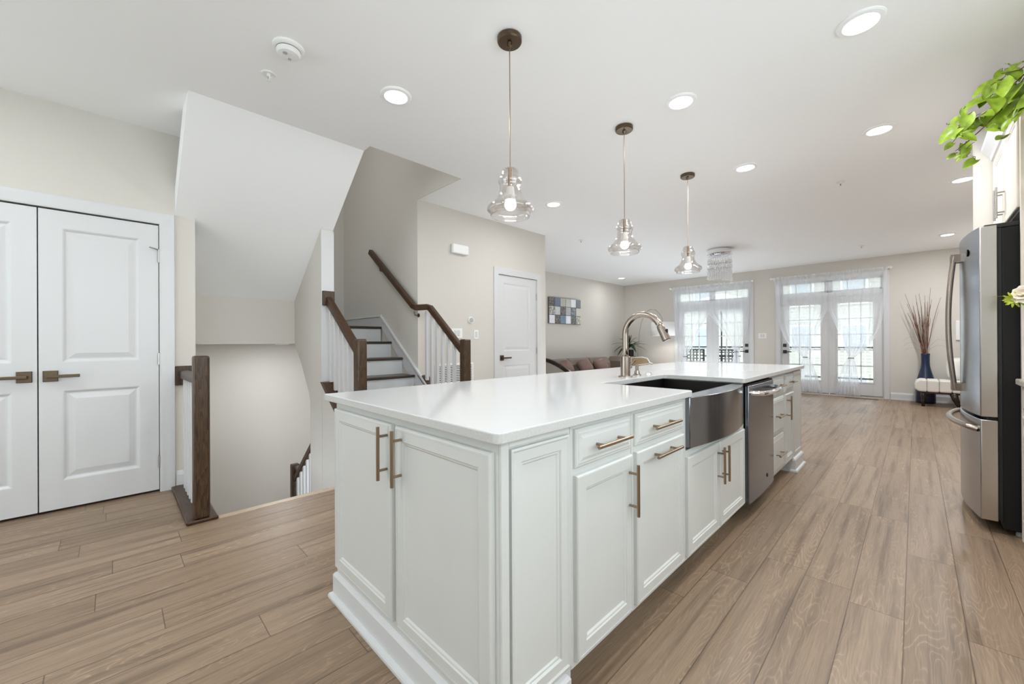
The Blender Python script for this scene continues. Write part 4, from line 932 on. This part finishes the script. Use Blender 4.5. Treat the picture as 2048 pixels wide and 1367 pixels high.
# vase with branches
vx, vy = .128, 10.335
t = thing('floor_vase', 'tall navy ribbed vase holding dried branches beside the bench', 'vase', (vx, vy, 0))
prof = [(.118, 0)]; N = 64
for i in range(N+1):
    z = .01+.87*i/N; s = z/.88
    r = .128 if s < .32 else .128-.074*((s-.32)/.52)**1.25 if s < .84 else .054
    if s > .32: r = .128-.074*(3*min(1, (s-.32)/.5)**2-2*min(1, (s-.32)/.5)**3)
    if s > .94: r += .004*(s-.94)/.06
    prof.append((r+(.0035 if i % 2 else 0), z))
prof += [(.050, .888), (.046, .885), (.040, .70)]
mb().lathe(prof, (vx, vy, 0), 40).build('vase_body', 'navy', t, smooth=True)
random.seed(21)
for i in range(24):
    az = random.uniform(0, 2*PI); sp = random.uniform(.03, .26); Hh = random.uniform(.65, 1.12)
    dx, dy = sp*math.cos(az)*1.05-.03, -abs(sp*math.sin(az))*.7+.05
    if i == 0: dx, dy, Hh = .075, -.02, 1.19
    if i == 1: dx, dy, Hh = -.25, -.05, .92
    if i == 2: dx, dy, Hh = -.18, -.06, .9
    b0 = Vector((vx+random.uniform(-.028, .028), vy+random.uniform(-.028, .028), .76)); pts = []
    for s in (0, .2, .4, .6, .8, 1): pts.append(b0+Vector((dx*s**1.2+random.uniform(-.006, .006), min(dy*s**1.2, .09), (Hh+.11)*s)))
    k = mb().tube(pts, [.006, .0058, .005, .0045, .0035, .0022], 6)
    if i % 3 == 0: q = pts[3]; k.tube([q, q+Vector((.02*(1 if i % 2 else -1), -.01, .08)), q+Vector((.022*(1 if i % 2 else -1), -.01, .17))], [.003, .0025, .0015], 5)
    tag(k.build('dried_branch', 'twig' if i % 4 else 'twig_grey'), 'thin dried branch standing in the navy floor vase', 'branch', 'dried branches in the navy vase')
for i, s in enumerate((-1, 1, -1, 1, -1)):
    b0 = Vector((vx+.012*s, vy-.015, .82)); pts = [b0, b0+Vector((.05*s, -.01, .12+.03*i)), b0+Vector((.14*s, -.03, .17+.05*i)), b0+Vector((.22*s, -.04, .15+.05*i)), b0+Vector((.27*s, -.04, .10+.05*i))]
    tag(mb().tube(pts, [.003, .0022, .0018, .0015, .001], 5).build('dried_tendril', 'grass'), 'fine pale tendril arching out of the navy floor vase', 'tendril', 'dried tendrils in the navy vase')

# ------------------------------------------------------------------ plants at the refrigerator
t = thing('trailing_vine', 'bright green trailing vine hanging from the top of the kitchen cabinets', 'plant', (.75, 3.40, 2.53))
LV = [(0.365, 2.504, 0.108), (0.386, 2.401, 0.122), (0.273, 2.481, 0.108), (0.314, 2.51, 0.054), (0.322, 2.422, 0.108), (0.231, 2.401, 0.103), (0.273, 2.418, 0.068), (0.335, 2.369, 0.149), (0.295, 2.352, 0.122), (0.338, 2.29, 0.135), (0.385, 2.274, 0.108), (0.19, 2.364, 0.041), (0.268, 2.313, 0.095), (0.16, 2.321, 0.086), (0.199, 2.292, 0.081), (0.236, 2.291, 0.095), (0.278, 2.275, 0.081), (0.16, 2.279, 0.081), (0.189, 2.26, 0.076), (0.13, 2.232, 0.095), (0.213, 2.203, 0.068), (0.196, 2.165, 0.076), (0.286, 2.216, 0.054), (0.333, 2.219, 0.054), (0.144, 2.141, 0.041), (0.165, 2.118, 0.027),
      (.43, 2.46, .11), (.44, 2.36, .12), (.41, 2.32, .11), (.48, 2.56, .11), (.55, 2.59, .11), (.46, 2.60, .10), (.62, 2.57, .11), (.52, 2.48, .10)]
random.seed(31); k = mb(); ks = mb()
def heart(k, c0, L, d_, nrm):
    d_ = d_.normalized(); sd = d_.cross(nrm).normalized(); nrm = sd.cross(d_); N = 9; rows = []
    for j in range(N+1):
        s = j/N; ww = L*.40*(math.sin(PI*min(1, .22+.78*s))**.8) if j < N else .0008
        p = c0+d_*(L*(s-.5)*1.08)-nrm*(L*.22*(s-.35)**2*2); row = []
        for e_ in (-1, -.5, 0, .5, 1):
            back = d_*(-L*.13*abs(e_)*(1-s)**4); cup = nrm*(ww*(.30*abs(e_)-.12*math.sin(abs(e_)*PI)))+nrm*L*.012*math.sin(7*s+3*e_)
            row.append(k.bm.verts.new(p+sd*ww*e_+cup+back))
        rows.append(row)
    for a, b in zip(rows, rows[1:]):
        for q in range(4): k.bm.faces.new((a[q], a[q+1], b[q+1], b[q]))
extra = []
for i in range(24):
    a = LV[random.randrange(26)]; extra.append((a[0]+random.uniform(-.02, .05), a[1]+random.uniform(-.03, .05), random.uniform(.045, .075)))
for i, (x, z, L) in enumerate(LV+extra):
    c0 = Vector((x, 3.28+random.uniform(-.07, .07)+(.06 if i >= len(LV) else 0), z))
    d_ = Vector((random.uniform(-1.0, .25), random.uniform(-.5, .2), random.uniform(-1.0, .1)))
    nrm = Vector((random.uniform(-.6, .5), -1+random.uniform(-.1, .4), random.uniform(-.1, 1.0)))
    heart(k, c0, L*.92, d_, nrm)
    b_ = c0-d_.normalized()*L*.45; q_ = Vector((random.uniform(-.015, .03), .01, random.uniform(-.01, .035))); ks.tube([b_, b_+q_*.5-d_.normalized()*.01, b_+q_], .0014, 5)
k.build('leaves', 'leaf', t, smooth=True)
for pts in ([(.75, 3.42, 2.56), (.55, 3.38, 2.60), (.44, 3.34, 2.53), (.36, 3.32, 2.44), (.29, 3.31, 2.35), (.22, 3.30, 2.30), (.15, 3.30, 2.26)], [(.75, 3.40, 2.56), (.50, 3.34, 2.56), (.40, 3.30, 2.46), (.33, 3.29, 2.33), (.26, 3.29, 2.25), (.21, 3.29, 2.20), (.16, 3.29, 2.16)], [(.75, 3.38, 2.56), (.50, 3.28, 2.58), (.38, 3.27, 2.49), (.32, 3.27, 2.50)], [(.74, 3.41, 2.56), (.5, 3.3, 2.5), (.42, 3.28, 2.38), (.34, 3.28, 2.27)]): ks.tube(pts, [.004]+[.003]*(len(pts)-2)+[.0015], 6)
ks.build('vine_stems', 'stem', t)
mb().lathe([(.07, 2.452), (.085, 2.46), (.10, 2.58), (.10, 2.59), (.09, 2.585), (.08, 2.50)], (.80, 3.40, 0), 28).build('pot', 'white', t)
t = thing('flower_vase', 'white vase of flowers on the beige counter, only its blooms in view', 'flowers', (.60, 3.40, .905))
mb().lathe([(.045, .905), (.065, .93), (.07, 1.02), (.045, 1.12), (.05, 1.15), (.042, 1.145), (.035, 1.05)], (.60, 3.40, 0), 28).build('vase_body', 'white', t, smooth=True)
def bloom(c0, r, n, m, axis, name, w=.30):
    random.seed(int(c0[0]*1000)); k = mb(); A = Vector(axis).normalized(); t1 = A.cross(Vector((0, 0, 1))).normalized(); t2 = A.cross(t1)
    for ring in range(3):
        for i in range(n):
            a = (i+.33*ring)/n*2*PI; out = (t1*math.cos(a)+t2*math.sin(a)); el = .25+.42*ring; d_ = (out*math.cos(el)+A*math.sin(el)); sd = A.cross(out); L = r*(1-.16*ring)
            P_ = [Vector(c0)+d_*L*s-A*.15*L*s*s for s in (0, .3, .6, .85, 1)]; W_ = [.08*r, w*r*.8, w*r, w*r*.7, .02*r]
            a_, b_ = [k.bm.verts.new(p-sd*q) for p, q in zip(P_, W_)], [k.bm.verts.new(p+sd*q) for p, q in zip(P_, W_)]
            for j in range(4): k.bm.faces.new((a_[j], b_[j], b_[j+1], a_[j+1]))
    k.sphere(c0, r*.28, 1); return k.build(name, m, t, smooth=True)
bloom((.408, 3.42, 1.362), .055, 11, 'petal', (-.5, -.8, .3), 'cream_bloom', .34)
bloom((.377, 3.44, 1.338), .048, 10, 'lime', (-.5, -.7, -.3), 'lime_bloom', .13)
bloom((.50, 3.36, 1.36), .06, 11, 'petal', (-.2, -.8, .5), 'cream_bloom', .34)
k = mb()
for e_ in ((.408, 3.42, 1.362), (.377, 3.44, 1.338), (.50, 3.36, 1.36)): k.tube([(.60, 3.40, 1.05), (.55, 3.40, 1.22), (e_[0]+.03, e_[1], e_[2]-.03), e_], .003, 6)
k.build('flower_stems', 'leaf', t)
k = mb(); blade(k, (.44, 3.44, 1.34), PI*1.02, .13, .25, .02, .1, 7); blade(k, (.43, 3.44, 1.335), PI*.96, .09, .1, .014, .1, 7); k.build('leaf_blades', 'leaf', t)

# ------------------------------------------------------------------ outside
struct(B(-9, 3, YF+.17, 14.2, -.14, -.03).build('floor_deck', 'deck'), 'pale deck outside the French doors', 'deck')
t = thing('deck_railing', 'white balustered deck railing with dark rails outside the French doors', 'railing', (-2, 13.9, 0))
mb().box(-8, 2, 13.86, 13.94, .92, .96).build('top_rail', 'iron', t); mb().box(-8, 2, 13.88, 13.92, .10, .14).build('bottom_rail', 'iron', t)
mb().box(-8, 2, 13.885, 13.915, .44, .46).build('middle_rail', 'iron', t)
for i in range(6): x = -7.5+1.75*i; B(x-.04, x+.04, 13.86, 13.94, -.03, 1.02).build('post', 'railwhite', t)
for i in range(64): x = -7.4+.135*i; B(x-.016, x+.016, 13.885, 13.915, .14, .92).build('baluster', 'railwhite', t)
def patio_chair(x, y, label):
    t = thing('patio_chair', label, 'chair', (x, y, 0), 'dark iron patio chairs'); z0 = -.03
    k = mb(); k.box(x-.26, x+.26, y, y+.03, .86, .90).box(x-.26, x-.225, y, y+.03, .42, .90).box(x+.225, x+.26, y, y+.03, .42, .90).box(x-.26, x+.26, y, y+.03, .42, .46); k.build('back_frame', 'iron', t)
    k = mb()
    for i in range(5):
        for j in range(5):
            c_ = (x-.18+.09*i, y+.015, .50+.09*j); k.tube([(c_[0]+.046*math.cos(a*PI/5), c_[1], c_[2]+.046*math.sin(a*PI/5)) for a in range(11)], .011, 5)
    k.build('lattice', 'iron', t)
    B(x-.26, x+.26, y, y+.48, .38, .42).build('seat', 'iron', t)
    for sx_ in (-.24, .24):
        for yy in (.02, .46): B(x+sx_-.015, x+sx_+.015, y+yy-.015, y+yy+.015, z0, .40).build('leg', 'iron', t)
patio_chair(-4.52, 12.0, 'dark lattice back patio chair outside, nearer the sofa corner')
patio_chair(-3.70, 12.1, 'dark lattice back patio chair outside, nearer the door lever')
t = thing('patio_table', 'round dark patio table outside the left French doors', 'table', (-4.1, 12.95, -.03))
mb().lathe([(.5, .67), (.5, .70)], (-4.1, 12.95, 0), 36).build('table_top', 'iron', t); mb().lathe([(.25, -.03), (.25, 0), (.03, .03), (.03, .67)], (-4.1, 12.95, 0), 20).build('pedestal', 'iron', t)
t = thing('patio_umbrella', 'pale grey patio umbrella outside the left French doors', 'umbrella', (-4.1, 13.0, 0))
mb().lathe([(1.35, 2.02), (1.3, 2.10), (.7, 2.36), (.05, 2.55)], (-4.1, 12.95, 0), 8).build('canopy', 'canopy', t); mb().tube([(-4.1, 12.95, .70), (-4.1, 12.95, 2.5)], .02, 10).build('pole', 'iron', t)
def house(x0, x1, y, h, label, m):
    t = thing('neighbour_house', label, 'house', ((x0+x1)/2, y, -3))
    B(x0, x1, y, y+6, -3, h).build('wall', m, t)
    mb().prism([(y-.5, h), (y+6.5, h), (y+3, h+2.2)], 'x', x0-.4, x1+.4).build('roof', 'asphalt', t)
    k = mb(); z = -3
    while z < h-.05: k.box(x0, x1, y-.02, y, z, z+.012); z += .16
    k.build('siding_laps', m, t)
    n = int((x1-x0)/2.2)
    for i in range(n):
        for zz in (-2, .6, 3.0):
            xx = x0+1.1+2.2*i; wf = mb().box(xx-.55, xx+.55, y-.06, y, zz, zz+1.4).build('window', 'railwhite', t); B(xx-.46, xx+.46, y-.07, y-.06, zz+.09, zz+1.31).build('pane', 'outpane', wf)
house(-17, -6.4, 26, 5.2, 'pale sided house across from the left French doors', 'siding')
house(-5.5, 6, 27, 4.6, 'pale sided house across from the right French doors', 'siding')
struct(B(-40, 30, 14, 60, -3.1, -3.0).build('ground', mat('pale_ground', (.55, .53, .48), .9)), 'pale ground between the houses', 'ground')
